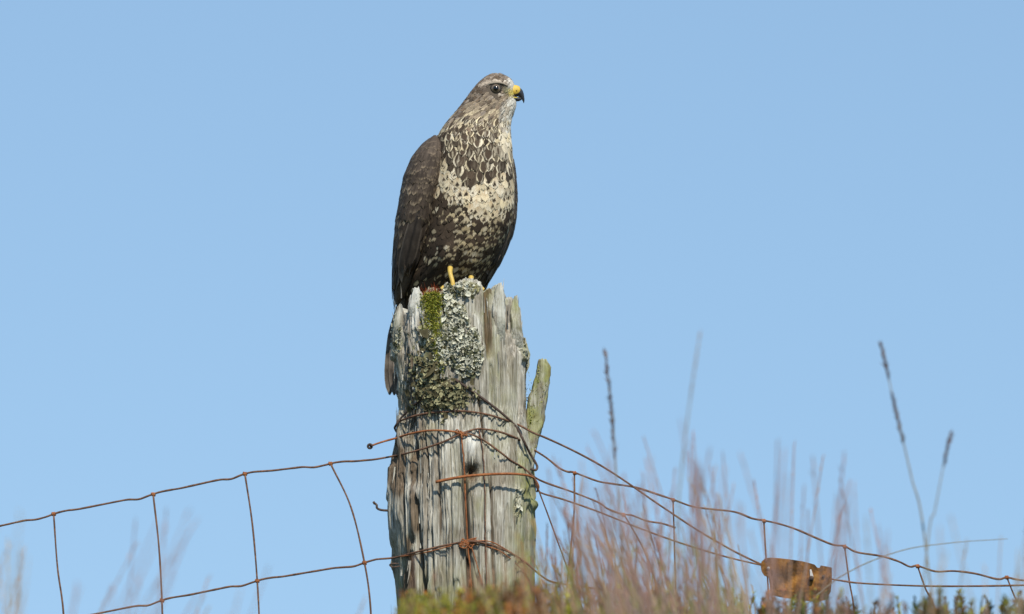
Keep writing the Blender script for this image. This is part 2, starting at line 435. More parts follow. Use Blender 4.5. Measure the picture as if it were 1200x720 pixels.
# split board leaning off the right side, green with algae
def splinter(name, prof, y0, thick, label=None, seed=1, green=.9, white=0., lean=0.0):
    pr = np.array(prof, float); ps = pr[::-1]; n = 70; m = 28
    pyv = np.linspace(pr[0, 0], pr[-1, 0], n)
    L = np.interp(pyv, ps[:, 0], ps[:, 1]); Rr = np.interp(pyv, ps[:, 0], ps[:, 2])
    a = np.linspace(0, 2 * np.pi, m, endpoint=False)
    sx = np.sign(np.sin(a)) * np.abs(np.sin(a)) ** .45; sy = -np.sign(np.cos(a)) * np.abs(np.cos(a)) ** .45
    cx_ = ((L + Rr) / 2)[:, None]; ax_ = ((Rr - L) / 2)[:, None]
    ro = 1 + .38 * fbm(a[None] * 3.0, pyv[:, None] * .06, seed, 4) * 2 + .26 * fbm(a[None] * 9, pyv[:, None] * .03, seed + 5, 3) * 2
    xx = cx_ + ax_ * sx[None] * ro + .8 * fbm(pyv[:, None] * .2, a[None] * 2, seed + 2, 3)
    if y0 is None:
        cc0 = (L + Rr) / 2; tq = np.linspace(0, 1, n)
        yb = post_front_y(np.clip(cc0, 464, 610), np.maximum(pyv, 360), False) + .030 - .0305 * smst(0, .7, tq)
        k_ = np.ones(15) / 15; yb = np.convolve(np.pad(yb, 7, mode='edge'), k_, 'valid')
    else: yb = np.full(n, y0)
    yy = yb[:, None] + thick * sy[None] * ro
    v = np.stack([X(xx), yy, Z(np.broadcast_to(pyv[:, None], xx.shape) + 2.5 * fbm(a[None] * 3, pyv[:, None] * 0 + .3, seed + 9, 2) * smst(pr[-1, 0] + 25, pr[-1, 0], pyv[:, None]) * 3)], -1).reshape(-1, 3)
    c = np.zeros((n, m, 4)); c[..., 1] = green * (.45 + .9 * vn(xx * .25, pyv[:, None] * .08, seed)) ; c[..., 0] = .5 * smst(.6, .8, vn(xx * .3, pyv[:, None] * .05, seed + 3)); c[..., 2] = white + .5 * smst(.4, .9, sx[None] * np.ones((n, 1)))
    f = grid_faces(n, m, True)
    v = np.vstack([v, v[-m:].mean(0)[None], v[:m].mean(0)[None]]); c = np.vstack([c.reshape(-1, 4), [[.5, .3, .2, 0]], [[.5, .3, .2, 0]]])
    j = np.arange(m); j2 = (j + 1) % m
    fl = fix(f) + [((n - 1) * m + int(p), (n - 1) * m + int(q), n * m) for p, q in zip(j, j2)] + [(int(q), int(p), n * m + 1) for p, q in zip(j, j2)]
    return mesh_obj(name, v, fl, M_wood, post, col=np.clip(c, 0, 1), label=label)
splinter('splinter', [(556, 606, 621), (545, 607, 625), (520, 612, 630), (490, 616, 637), (465, 621, 641), (445, 627, 644), (432, 630, 646), (423, 631, 640)], -.012, .009, 'green algae covered splinter leaning off the side', 3, .62)
splinter('splinter', [(420, 459, 477), (395, 461, 478), (378, 463, 475), (366, 466, 473), (361, 469, 471)], None, .008, None, 13, .25, .45)
splinter('splinter', [(400, 477, 497), (380, 478, 497), (362, 481, 496), (350, 484, 494), (344, 487, 492)], None, .007, 'bleached white splinter', 23, .1, 1.0)
splinter('splinter', [(430, 577, 592), (390, 577, 592), (360, 578, 591), (345, 580, 590), (338, 584, 588)], None, .008, None, 33, .25, .5)
splinter('splinter', [(440, 596, 613), (400, 597, 612), (375, 598, 609), (358, 600, 607), (350, 603, 606)], None, .008, None, 43, .45, .15)
splinter('splinter', [(440, 612, 616), (428, 608, 620), (416, 610, 621), (405, 612, 618), (398, 613, 616)], -.006, .008, None, 53, .5, .2)

n = 260
fx = np.concatenate([rng.uniform(461, 500, 130), rng.uniform(461, 618, 130)]); fy = np.concatenate([rng.uniform(380, 520, 130), rng.uniform(350, 680, 130)])
fx = np.clip(fx, post_lr(fy)[0] + 2, post_lr(fy)[1] - 2)
fb = np.stack([X(fx), post_front_y(fx, fy, True) - .0006, Z(fy)], -1)
fl_, fr_ = post_lr(fy); fs_ = (fx - (fl_ + fr_) / 2) / ((fr_ - fl_) / 2)
fd = np.stack([rng.normal(0, .05, n), np.zeros(n), np.where(rng.uniform(0, 1, n) < .6, 1.0, -1.0)], -1)
flen = rng.uniform(.008, .042, n); fout = np.stack([fs_, -np.sqrt(1 - fs_ ** 2), np.zeros(n)], -1) * (rng.uniform(0, .006, n) * flen / .04)[:, None]
FIB = (fb, fd, flen, fout)
# ---- lichen: curled crusty lobes, and moss
def flakes(centers_px, centers_py, size, colfn, out=.002, seed=1, yfn=post_front_y):
    r_ = np.random.default_rng(seed); n = len(centers_px)
    cxp, cyp = np.asarray(centers_px), np.asarray(centers_py)
    y = yfn(cxp, cyp)
    base = np.stack([X(cxp), y, Z(cyp)], -1)
    l, r = post_lr(cyp); s = np.clip((cxp - (l + r) / 2) / ((r - l) / 2), -1, 1)
    nor = np.stack([s, -np.sqrt(1 - s * s + 1e-6), np.zeros(n)], -1)
    nor = nor + r_.normal(0, .42, (n, 3)); nor /= np.linalg.norm(nor, axis=1)[:, None]
    t1 = np.cross(nor, r_.normal(0, 1, (n, 3))); t1 /= np.linalg.norm(t1, axis=1)[:, None]
    t2 = np.cross(nor, t1)
    k = 7; a = np.linspace(0, 2 * np.pi, k, endpoint=False)
    rr = size * np.exp(r_.normal(-.15, .42, (n, 1))) * (1 + .45 * r_.normal(0, 1, (n, k)).clip(-1.2, 1.2))
    cup = size * r_.uniform(.1, .9, (n, 1)) * (1 + .4 * r_.normal(0, 1, (n, k)))
    off = out * r_.uniform(0, 1, (n, 1)) ** 1.2
    ctr = base + nor * off
    rim = ctr[:, None] + rr[..., None] * (np.cos(a)[None, :, None] * t1[:, None] + np.sin(a)[None, :, None] * t2[:, None]) + cup[..., None] * nor[:, None]
    v = np.concatenate([ctr[:, None], rim], 1)
    o = (np.arange(n) * (k + 1))[:, None]
    j = np.arange(k)[None]
    f = np.stack([o + 0 * j, o + 1 + j, o + 1 + (j + 1) % k], -1).reshape(-1, 3)
    c = colfn(cxp, cyp, r_)[:, None, :] * np.concatenate([np.full((n, 1, 1), .62), np.ones((n, k, 1))], 1)
    return v.reshape(-1, 3), f, c.reshape(-1, 3)
def blob_pts(blobs, seed):
    r_ = np.random.default_rng(seed); xs, ys = [], []
    for (cx_, cy_, sx, sy, n) in blobs:
        xs.append(r_.normal(cx_, sx, n)); ys.append(r_.normal(cy_, sy, n))
    return np.concatenate(xs), np.concatenate(ys)
def lich_col(x, y, r_):
    n = len(x); g = r_.uniform(.45, 1.0, (n, 1)) ** 1.0
    c = np.array([[.70, .68, .52]]) * g
    c = np.where(r_.uniform(0, 1, (n, 1)) < .30, np.array([[.11, .11, .06]]), c)  # dark flakes stand in for the shade between lobes
    return c
def lich_col2(x, y, r_):
    n = len(x); g = r_.uniform(.3, 1.0, (n, 1))
    c = np.array([[.40, .37, .20]]) * g
    return np.where(r_.uniform(0, 1, (n, 1)) < .3, np.array([[.10, .085, .045]]), c)
lx, ly = blob_pts([(536, 392, 9, 15, 420), (548, 418, 10, 15, 520), (553, 440, 7, 10, 220), (515, 415, 9, 16, 200), (556, 415, 6, 14, 150), (528, 358, 4, 12, 150), (545, 346, 9, 5, 110), (502, 400, 6, 14, 90), (466, 395, 4, 18, 150),
                   (470, 385, 4, 10, 50), (498, 430, 8, 14, 130), (505, 452, 10, 10, 150), (592, 440, 25, 70, 40), (606, 590, 6, 20, 90), (480, 440, 8, 30, 50), (534, 430, 8, 18, 130)], 5)
k = (ly > np.interp(lx, topx, topy) + 2) & (lx > 461) & (lich_mask(lx, ly) > .3)
v, f, c = flakes(lx[k], ly[k], .0023, lich_col, .004, 3)
mesh_obj('lichen', v, f, M_lichen, post, smooth=False, col=c, kind='stuff', label='pale grey leafy lichen crusted on the wood')
lx, ly = blob_pts([(520, 474, 12, 8, 520), (508, 462, 9, 10, 200), (500, 445, 8, 14, 160), (535, 468, 10, 9, 160), (497, 420, 6, 15, 70)], 6)
v, f, c = flakes(lx, ly, .0028, lich_col2, .012, 9)
mesh_obj('lichen', v, f, M_lichen, post, smooth=False, col=c, kind='stuff', label='olive brown lichen clump under the pale lichen')
lx, ly = blob_pts([(612.5, 415, 1.2, 8, 40), (611, 462, 1.2, 14, 90), (614, 422, 1.2, 5, 25)], 8)
v, f, c = flakes(lx, ly, .0024, lich_col2, .006, 10, lambda x, y: np.full(len(x), -.016))
mesh_obj('lichen', v, f, M_lichen, post, smooth=False, col=c, kind='stuff', label='dark lichen specks on the side')

def blades(base, dirv, length, width, colr, bend, seed=0, seg=3):
    """thin curved blades: base (n,3), unit dir (n,3)"""
    r_ = np.random.default_rng(seed); n = len(base)
    side = np.cross(dirv, r_.normal(0, 1, (n, 3))); side /= np.linalg.norm(side, axis=1)[:, None] + 1e-9
    t = np.linspace(0, 1, seg + 1)
    ctr = base[:, None] + dirv[:, None] * (t[None, :, None] * length[:, None, None]) + bend[:, None] * (t ** 2)[None, :, None]
    wd = width[:, None] * (1 - t[None] ** 1.5 * .92)
    v = np.stack([ctr - side[:, None] * wd[..., None], ctr + side[:, None] * wd[..., None]], 2)      # n,seg+1,2,3
    nv = (seg + 1) * 2
    o = (np.arange(n) * nv)[:, None]; j = np.arange(seg)[None] * 2
    f = np.stack([o + j, o + j + 1, o + j + 3, o + j + 2], -1).reshape(-1, 4)
    c = np.repeat(colr[:, None], nv, 1)
    return v.reshape(-1, 3), f, c.reshape(-1, c.shape[-1])
fc = np.stack([.6 * (rng.uniform(0, 1, 260) < .4), .1 * np.ones(260), rng.uniform(0, .9, 260), np.zeros(260)], -1)
v, f, c = blades(FIB[0], FIB[1], FIB[2], rng.uniform(.0006, .0017, 260), fc, FIB[3], 77, 4)
mesh_obj('wood_fibre', v, f, M_wood, post, col=c, kind='stuff')
mx, my = blob_pts([(508, 360, 7, 8, 1200), (508, 380, 5, 10, 600), (512, 405, 4, 11, 330), (500, 392, 3, 6, 100), (516, 440, 3, 6, 80), (513, 425, 2.5, 8, 120), (500, 355, 3, 5, 120), (622, 500, 3, 22, 200), (633, 450, 3, 10, 60)], 11)
n = len(mx)
yb = np.where(mx > 611, -.021, post_front_y(mx, my) - .0015); zz = np.where((my < np.interp(mx, topx, topy)) & (mx < 600), np.interp(mx, topx, topy) + 1, my)
base = np.stack([X(mx), yb, Z(zz)], -1)
dv = rng.normal(0, .55, (n, 3)) + np.array([0, -.75, .55]); dv /= np.linalg.norm(dv, axis=1)[:, None]
g = rng.uniform(.55, 1.25, (n, 1)); cm = np.where(rng.uniform(0, 1, (n, 1)) < .25, np.array([[.48, .42, .08]]), np.array([[.32, .34, .055]])) * g
ml = rng.uniform(.003, .0075, n) * np.where(mx > 611, .6, 1)
v, f, c = blades(base, dv, ml, np.full(n, .0007), cm, rng.normal(0, .001, (n, 3)), 12, 2)
mesh_obj('moss', v, f, M_moss, post, smooth=False, col=c, kind='stuff', label='bright green moss strip under the perched bird')
n = 120
mx = rng.normal(507, 6.5, n); base = np.stack([X(mx), post_front_y(mx, mx * 0 + 356) + rng.uniform(0, .02, n), Z(rng.normal(351, 2, n))], -1)
dv = rng.normal(0, .55, (n, 3)) + np.array([0, -.2, 1.0]); dv /= np.linalg.norm(dv, axis=1)[:, None]
cm = np.array([[.26, .055, .02]]) * rng.uniform(.5, 1.3, (n, 1))
v, f, c = blades(base, dv, rng.uniform(.006, .016, n), np.full(n, .00055), cm, rng.normal(0, .004, (n, 3)), 14, 3)
mesh_obj('moss_stalks', v, f, M_moss, post, smooth=False, col=c, kind='stuff', label='reddish moss stalks on the top')

# ------------------------------------------------------------------ bird of prey
class Loft:
    """stack of ellipses; rows are py, left px, right px, centre depth mm, half depth mm"""
    def __init__(s, rows, sm=9, extra=None):
        rw = np.array(rows, float); s.p0, s.p1 = rw[0, 0], rw[-1, 0]
        s.g = np.linspace(s.p0, s.p1, 500); ker = np.ones(sm) / sm
        def f(c):
            y = np.interp(s.g, rw[:, 0], c)
            for _ in range(3): y = np.convolve(np.pad(y, sm // 2, mode='reflect', reflect_type='odd'), ker, 'valid')
            return y
        s.l, s.r, s.c, s.b = f(rw[:, 1]), f(rw[:, 2]), f(rw[:, 3]), f(rw[:, 4]); s.extra = extra
    def par(s, py):
        i = lambda a: np.interp(py, s.g, a)
        l, r = i(s.l), i(s.r)
        return (l + r) / 2, np.maximum((r - l) / 2, .3), i(s.c) * .001, np.maximum(i(s.b), .4) * .001
    def pos(s, py, a):
        cx, ax, cy, b = s.par(py)
        px = cx + ax * np.sin(a)
        if s.extra is not None: b = b + s.extra(px, py, a)
        return np.stack([X(px) + 0 * b, cy - b * np.cos(a), Z(py) + 0 * b], -1), px
    def rad_px(s, py, a):
        cx, ax, cy, b = s.par(py); return np.sqrt((ax * np.cos(a)) ** 2 + (b / S * np.sin(a)) ** 2)
    def nrm(s, py, a):
        e = .6
        d1 = s.pos(py, a + .03)[0] - s.pos(py, a - .03)[0]; d2 = s.pos(py + e, a)[0] - s.pos(py - e, a)[0]
        n = np.cross(d1, -d2); n /= np.linalg.norm(n, axis=-1, keepdims=True) + 1e-12
        return n
    def mesh(s, n, m):
        pyv = np.linspace(s.p0, s.p1, n); a = np.linspace(-np.pi, np.pi, m, endpoint=False)
        P, _ = s.pos(pyv[:, None] + 0 * a[None], a[None] + 0 * pyv[:, None])
        v = P.reshape(-1, 3); f = fix(grid_faces(n, m, True))
        v = np.vstack([v, P[0].mean(0)[None], P[-1].mean(0)[None]]); j = range(m)
        f += [(k, (k + 1) % m, n * m) for k in j] + [((n - 1) * m + (k + 1) % m, (n - 1) * m + k, n * m + 1) for k in j]
        return v, f
    def feathers(s, py0, a0, T, L, W, colfn, lift=.0018, base=.0004, camber=.0006, nu=7, nv=9, tip=.55, point=.5, seed=0, taper=.55, rag=.10):
        r_ = np.random.default_rng(seed); N = len(py0)
        v = np.linspace(0, 1, nv)[None, :, None]; u = np.linspace(-1, 1, nu)[None, None, :]
        e = lambda q: np.asarray(q, float)[:, None, None]
        wprof = (taper + (1 - taper) * np.minimum(v / tip, 1)) * np.where(v < tip, 1, np.clip(1 - ((v - tip) / (1 - tip)) ** 2, .0, 1) ** point)
        al = e(L) * (v + rag * v * v * r_.normal(0, 1, (N, 1, nu))); ac = e(W) * u * wprof
        R0 = np.maximum(s.rad_px(e(py0), e(a0)), 6)
        py = e(py0) + al * np.cos(e(T)) - ac * np.sin(e(T))
        aa = e(a0) + (al * np.sin(e(T)) + ac * np.cos(e(T))) / R0
        P, px = s.pos(py, aa); Nn = s.nrm(py, aa)
        rnd = r_.uniform(0, 1, N)
        off = base + e(lift * (.7 + .6 * rnd)) * v ** 1.3 + camber * (1 - u ** 2) + e(rnd) * .0003
        V = P + Nn * off[..., None]
        _, pxr = s.pos(np.asarray(py0) + np.asarray(L) * .7 * np.cos(T), np.asarray(a0) + np.asarray(L) * .7 * np.sin(T) / R0[:, 0, 0])
        C = colfn(pxr, np.asarray(py0) + np.asarray(L) * .7 * np.cos(T), np.asarray(a0), u + 0 * v + 0 * e(L), v + 0 * u + 0 * e(L), r_)
        UV = np.stack(np.broadcast_arrays(u * .5 + .5 + 0 * e(L), v + 0 * u + 0 * e(L)), -1)
        F = (grid_faces(nv, nu)[None] + (np.arange(N) * nu * nv)[:, None, None]).reshape(-1, 4)
        return V.reshape(-1, 3), F, C.reshape(-1, 3), UV.reshape(-1, 2)

def head_relief(px, py, a):
    g = .0022 * gau(px, py, 583, 96.5, 11, 2.6) - .0016 * gau(px, py, 582, 104, 7, 5) + .0012 * gau(px, py, 572, 116, 12, 6)
    g = g + .010 * gau(px, py, 522, 303, 13, 20) + .006 * gau(px, py, 552, 312, 10, 14) - .004 * gau(px, py, 538, 312, 4, 16)
    return g * (np.cos(a) > 0) if np.ndim(a) else g
body_rows = [(83.8, 578, 586, -2, 2), (85.5, 572, 593, -2, 8), (88.5, 568.5, 597, -2, 12.5), (92, 564, 600.5, -2, 16.5), (97, 559, 602.5, -2, 20), (102, 555, 603, -2, 22.5), (108, 550.5, 603.5, -2, 24), (114, 546, 604.5, -1, 25),
             (120, 541.5, 604.5, 0, 26), (127, 536, 603, 1, 28), (135, 529, 600, 3, 32), (143, 522, 598, 5, 37), (151, 516.5, 597.5, 7, 43), (160, 512, 598.5, 8, 49), (175, 509.5, 600, 9, 56), (195, 507.5, 601.5, 10, 61),
             (215, 505.5, 602.5, 12, 65), (240, 502, 602, 15, 67), (265, 498, 597, 20, 66), (290, 494, 586, 28, 61), (308, 490, 574, 38, 54), (322, 481, 563, 52, 45), (336, 476, 548, 66, 35), (350, 474, 530, 84, 24), (362, 474, 512, 98, 12), (368, 478, 500, 104, 4)]
B = Loft(body_rows, 9, head_relief)
feet = empty('bird_of_prey', tuple(V3(540, 340, -.03)), label='brown streaked buzzard with cream mottled breast perched upright, head in profile', category='bird')
v, f = B.mesh(220, 96)
body = mesh_obj('body', v, f, M_body, feet)

BR, DK, CR, WH, GY = (np.array(c) for c in ((.125, .086, .055), (.045, .032, .022), (.62, .51, .32), (.62, .58, .49), (.20, .165, .13)))
def lerp(a, b, t): return a + (b - a) * np.asarray(t)[..., None]
def seg_d(px, py, pts):
    pts = np.array(pts, float); d = np.full(np.shape(px), 1e9)
    for (x0, y0), (x1, y1) in zip(pts[:-1], pts[1:]):
        t = np.clip(((px - x0) * (x1 - x0) + (py - y0) * (y1 - y0)) / ((x1 - x0) ** 2 + (y1 - y0) ** 2), 0, 1)
        d = np.minimum(d, np.hypot(px - x0 - t * (x1 - x0), py - y0 - t * (y1 - y0)))
    return d
def head_col(px, py, a, u, v, r_):
    N = len(px); j = r_.normal(0, 1, N)
    c = lerp(BR * np.ones((N, 3)), GY, r_.uniform(0, 1, N))
    c = c * (.88 + .26 * j[:, None].clip(-2, 2))
    st = smst(.45, .8, vn((px + py) * .35, (py - px * .5) * .12, 3))                       # streaks run back from the face
    cheek = smst(106, 114, py)
    c = lerp(c, np.array((.36, .28, .185)), .6 * st * cheek)
    c = lerp(c, DK * 1.2, .7 * gau(px, py, 564, 106, 9, 5)); c = lerp(c, DK * .7, .85 * np.maximum(gau(px, py, 589, 102, 5, 3.5), gau(px, py, 573, 102, 3, 3)))
    c = lerp(c, np.array((.40, .33, .25)), .8 * smst(2.4, .6, seg_d(px, py + .4 * j, [(563, 100), (572, 96.5), (584, 94.5), (594, 96.5)])))
    c = lerp(c, DK * .6, .9 * smst(2.0, .6, seg_d(px, py, [(573, 100), (580, 97.6), (589, 98.3), (594, 100.5)])))  # dark line painting in the brow's shadow above the eye
    c = lerp(c, np.array((.40, .35, .28)), .6 * smst(2.0, .5, seg_d(px, py, [(572, 104), (575, 110), (581, 112.5), (588, 111.5), (593, 109)])))
    c = lerp(c, DK * .8, .6 * smst(1.6, .5, seg_d(px, py, [(574, 113), (581, 115), (588, 114)])))
    c = lerp(c, np.array((.52, .49, .42)), .8 * smst(590, 600, px + 1.5 * j) * smst(107, 101, py + j) * smst(86, 95, py + 1.5 * j))
    c = lerp(c, np.array((.13, .13, .07)), .75 * gau(px, py, 593, 105.5, 3.5, 3.5)); c = lerp(c, np.array((.52, .42, .10)), .85 * gau(px, py, 599.5, 109, 4, 4.5))
    thr = smst(0, 8, px - np.interp(py, [110, 116, 124, 135, 150], [600, 592, 585, 583, 583]))
    c = lerp(c, WH * .92, .88 * thr * smst(109, 114, py + j))
    c = lerp(c, np.array((.26, .20, .13)), .6 * thr * (vn(px * .5, py * .07, 9) > .62))
    nk = smst(124, 136, py) * (1 - thr)
    c = lerp(c, CR * .85, .6 * nk * (vn(px * .5 + py * .3, py * .3 - px * .15, 5) > .62)); c = lerp(c, DK, .5 * nk * (r_.uniform(0, 1, N) < .3))
    bk = np.abs(a) > 1.7
    c[bk] = (BR * .9)[None] * (1 + .2 * j[bk, None])
    amp = (r_.uniform(.1, .55, N) * (1 - .6 * thr))[:, None, None]
    sh = (1 + .30 * v - amp * smst(.55, .1, np.abs(u)) * smst(.15, .5, v) + .25 * amp * np.abs(u))[..., None]
    return c[:, None, None, :] * sh
UBX = [500, 512, 520, 530, 540, 548, 555, 565, 575, 585, 595, 605]
UBY = [205, 193, 186, 193, 205, 216, 227, 222, 218, 214, 210, 206]
LBY = [214, 224, 229, 233, 246, 258, 263, 264, 262, 257, 250, 243]
def breast_col(px, py, a, u, v, r_):
    N = len(px); one = np.ones_like(u)
    jy = r_.normal(0, 6.5, N)
    ub = np.interp(px, UBX, UBY); lb = np.interp(px, UBX, LBY)
    up = py + jy < ub; mid = (py + jy >= ub) & (py + jy < lb)
    e = lambda q: np.asarray(q)[:, None, None]
    us = u + e(r_.normal(0, .10, N)); au = np.abs(us)
    cr = lerp(CR * one[..., None], WH, e(r_.uniform(0, .5, N)) * one) * e(r_.uniform(.8, 1.12, N))[..., None]
    dk = lerp(DK * .8 * one[..., None], BR, e(r_.uniform(0, .5, N)) * one)
    # brown feather, cream margin running down both sides to a point, often a pale heart
    edge = au + .55 * np.maximum(0, v - .55)
    wd = e(r_.uniform(.62, .86, N))
    A = lerp(cr * .95, dk, smst(wd + .09, wd - .09, edge))
    heart = smst(.34, .20, au + .6 * np.abs(v - .66)) * e((r_.uniform(0, 1, N) < .6) * r_.uniform(.3, .9, N))
    A = lerp(A, cr * .72, heart)
    A = lerp(A, dk, e(r_.uniform(0, 1, N) < .14) * one * .85)
    neck = e((smst(576, 590, px + r_.normal(0, 3, N)) * smst(200, 165, py)))
    A = lerp(A, lerp(cr * 1.08, dk, smst(.30, .18, au) * smst(.35, .5, v) * smst(.95, .85, v) * e(r_.uniform(0, 1, N) < .55)), neck * one)
    # cream feather with one small dark arrow head
    has = e((r_.uniform(0, 1, N) < .72) * 1.0); vc = e(r_.uniform(.76, .90, N)); aw = e(r_.uniform(.40, .72, N)); al_ = e(r_.uniform(.26, .40, N))
    grow = np.clip((v - (vc - al_)) / al_, 0, 1)
    arrow = smst(.06, -.05, au - aw * grow) * smst(vc + .05, vc, v + .12 * au) * (grow > .02) * has
    taw = lerp(cr * 1.04, np.array((.42, .30, .17)), smst(.75, .25, v) * .55 + .35 * smst(.55, .8, vn(us * 2.4 + e(r_.uniform(0, 50, N)), v * 1.2, 61)) + .25 * smst(.12, .02, np.abs(u)))
    Bc = lerp(taw, dk * .9, arrow)
    # dark flank and belly: broad bars and cream spots
    ph = e(r_.uniform(0, 6.28, N)); fr = e(r_.uniform(8, 12, N))
    bar = smst(.15, .5, np.sin(v * fr + ph - au * 1.6))
    amt = np.interp(px, [490, 515, 530, 545, 600], [.06, .26, .72, 1.0, .8]) * np.interp(py, [230, 262, 285, 330], [1.1, 1.05, .9, .95])
    on = e((r_.uniform(0, 1, N) < amt) * r_.uniform(.6, 1.0, N))
    C = lerp(dk * .9, cr * np.array((.78, .74, .66)), bar * on)
    C = lerp(C, cr * .8, smst(.62, .4, np.hypot(us, (v - .78) * 2.4)) * e(r_.uniform(0, 1, N) < .15))
    out = np.where(e(up)[..., None], A, np.where(e(mid)[..., None], Bc, C))
    D = lerp(BR * .7 * one[..., None], GY * 1.4, smst(.7, .95, np.maximum(au, v)) * .6)
    return np.where(e(np.abs(a) > 1.75)[..., None], D, out) * e(r_.uniform(.88, 1.12, N))[..., None]

def sample(loft, p0, p1, dy, dx, jit=.35, amin=-np.pi, amax=np.pi, seed=1):
    r_ = np.random.default_rng(seed); P, A = [], []; p = p0; k = 0
    while p < p1:
        cx_, ax_, cy_, b_ = loft.par(np.array([p])); R_ = (ax_[0] + b_[0] / S) / 2
        dyy = dy(p); n = max(5, int((amax - amin) * R_ / dx(p)))
        aa = amin + (np.arange(n) + .5 * (k % 2) + r_.normal(0, jit, n)) / n * (amax - amin)
        P.append(p + r_.normal(0, jit * dyy * .6, n)); A.append(aa); p += dyy; k += 1
    return np.concatenate(P), np.concatenate(A)
# head and neck feathers
p, a = sample(B, 85, 150, lambda p: np.interp(p, [85, 120, 150], [1.9, 2.3, 4.0]), lambda p: np.interp(p, [85, 120, 150], [2.0, 2.5, 4.6]), seed=2)
_, pxh = B.pos(p, a)
ok = ~((np.hypot((pxh - 581) / 8.4, (p - 104.3) / 7.6) < 1.0) & (np.cos(a) > 0)) & ~((pxh > 601) & (p < 113) & (p > 98))
p, a, pxh = p[ok], a[ok], pxh[ok]
side = np.where(np.cos(a) >= 0, 1, -1)
T = np.arctan2((pxh - 606) * side * np.interp(p, [90, 125, 150], [1, .8, .0]), np.maximum(p - 98, 3) * np.interp(p, [90, 125, 150], [.45, 1, 1]) + np.interp(p, [85, 125, 150], [2, 10, 60]))
ng = ~(np.hypot((pxh - 581.5) / 10, (p - 103.8) / 9) < 1) ; Ls = np.interp(p, [85, 110, 150], [4.2, 5.0, 10]); Ls = np.where(ng, Ls, 3.0)
q1 = B.feathers(p, a, T, Ls, np.interp(p, [85, 110, 150], [1.7, 2.0, 4.0]), head_col, lift=.0007, base=.0002, camber=.0003, nu=5, nv=5, seed=4)
mesh_obj('head_plumage', q1[0], q1[1], M_feather, body, col=q1[2], uv=q1[3], kind='stuff', label='grey brown head feathers with pale brow and throat')
p, a = sample(B, 138, 346, lambda p: np.interp(p, [138, 165, 230, 270, 340], [3.8, 6.4, 7.0, 5.8, 5.0]), lambda p: np.interp(p, [138, 165, 230, 270, 340], [4.2, 7.2, 7.0, 6.0, 5.4]), jit=.22, seed=3)
Lb = np.interp(p, [138, 165, 230, 270, 340], [9, 16, 17, 14, 12.5]); r5 = np.random.default_rng(5); T = r5.normal(0, .13, len(p)) - .10 * np.sin(a); Lb = Lb * r5.uniform(.75, 1.2, len(p))
q2 = B.feathers(p, a, T, Lb, Lb * .36, breast_col, lift=.0006, camber=.0002, nu=11, nv=13, tip=.50, point=.7, rag=.05, seed=6)
mesh_obj('breast_plumage', q2[0], q2[1], M_feather, body, col=q2[2], uv=q2[3], kind='stuff', label='cream breast feathers with dark arrow marks, dark belly')

# eyes
for sgn in (-1, 1):
    P0, _ = B.pos(np.array(103.8), np.array(0.0))
    cy0 = -.002
    ctr = np.array([float(X(581)), cy0 + sgn * (.0222 - .0018), float(Z(104.3))])
    nlat, nlon = 14, 24; vv = []
    for i in range(nlat + 1):
        ph = math.pi * i / nlat
        for j in range(nlon):
            lm = 2 * math.pi * j / nlon
            vv.append((.0090 * math.sin(ph) * math.cos(lm), sgn * .0082 * math.cos(ph), .0081 * math.sin(ph) * math.sin(lm)))
    e = mesh_obj('eye', np.array(vv), fix(grid_faces(nlat + 1, nlon, True)), M_eye)
    e.location = Vector(ctr) - feet.location; e.parent = feet
    # eyelid ring, its dark colour taking in the shadow of the brow
    ang = np.linspace(0, 2 * np.pi, 29); ring = np.stack([ctr[0] + .0089 * np.cos(ang), np.full(29, ctr[1] + sgn * .0010) , ctr[2] + .0080 * np.sin(ang)], -1)
    tube('eyelid', ring, .0013, plain('eyelid_shaded', (.035, .028, .022), .5, .3) if sgn < 0 else bpy.data.materials['eyelid_shaded'], feet, 6)
# brow ridge feathers standing out over the eye
def brow(sgn):
    pts = np.array([(569.5, 100.2), (575, 97.9), (582, 96.9), (589, 97.8), (595.5, 100.6)]); q = catmull(pts, 6)
    path = np.stack([X(q[:, 0]), np.array([-.002 + sgn * (.0228 - .0001 * (x - 582) ** 2 * .25) for x in q[:, 0]]), Z(q[:, 1])], -1)
    n = len(path); return tube('brow', path, .0021 * np.sin(np.linspace(.35, np.pi - .35, n)), plain('brow_feather', (.30, .25, .19), .85, .1, 900, .4, .5) if sgn < 0 else bpy.data.materials['brow_feather'], feet, 8)
brow(-1); brow(1)

# beak, cere, gape
def profile_loft(name, st, matl, parent, m=20, yoff=-.002):
    """stations: px, py centre, half height px, half width px; rings square to the path"""
    st = catmull(np.array(st, float), 5); c = np.stack([st[:, 0], st[:, 1]], -1)
    tg = np.gradient(c, axis=0); tg /= np.linalg.norm(tg, axis=1)[:, None]
    nr = np.stack([tg[:, 1], -tg[:, 0]], -1)
    a = np.linspace(0, 2 * np.pi, m, endpoint=False)
    px = c[:, None, 0] + nr[:, None, 0] * st[:, 2, None] * np.cos(a); py_ = c[:, None, 1] + nr[:, None, 1] * st[:, 2, None] * np.cos(a)
    y = yoff + st[:, 3, None] * S * np.sin(a)
    P = np.stack([X(px), y, Z(py_)], -1); n = len(st)
    v = np.vstack([P.reshape(-1, 3), P[0].mean(0)[None], P[-1].mean(0)[None]])
    f = fix(grid_faces(n, m, True)) + [((k + 1) % m, k, n * m) for k in range(m)] + [((n - 1) * m + k, (n - 1) * m + (k + 1) % m, n * m + 1) for k in range(m)]
    return mesh_obj(name, v, f, matl, parent)
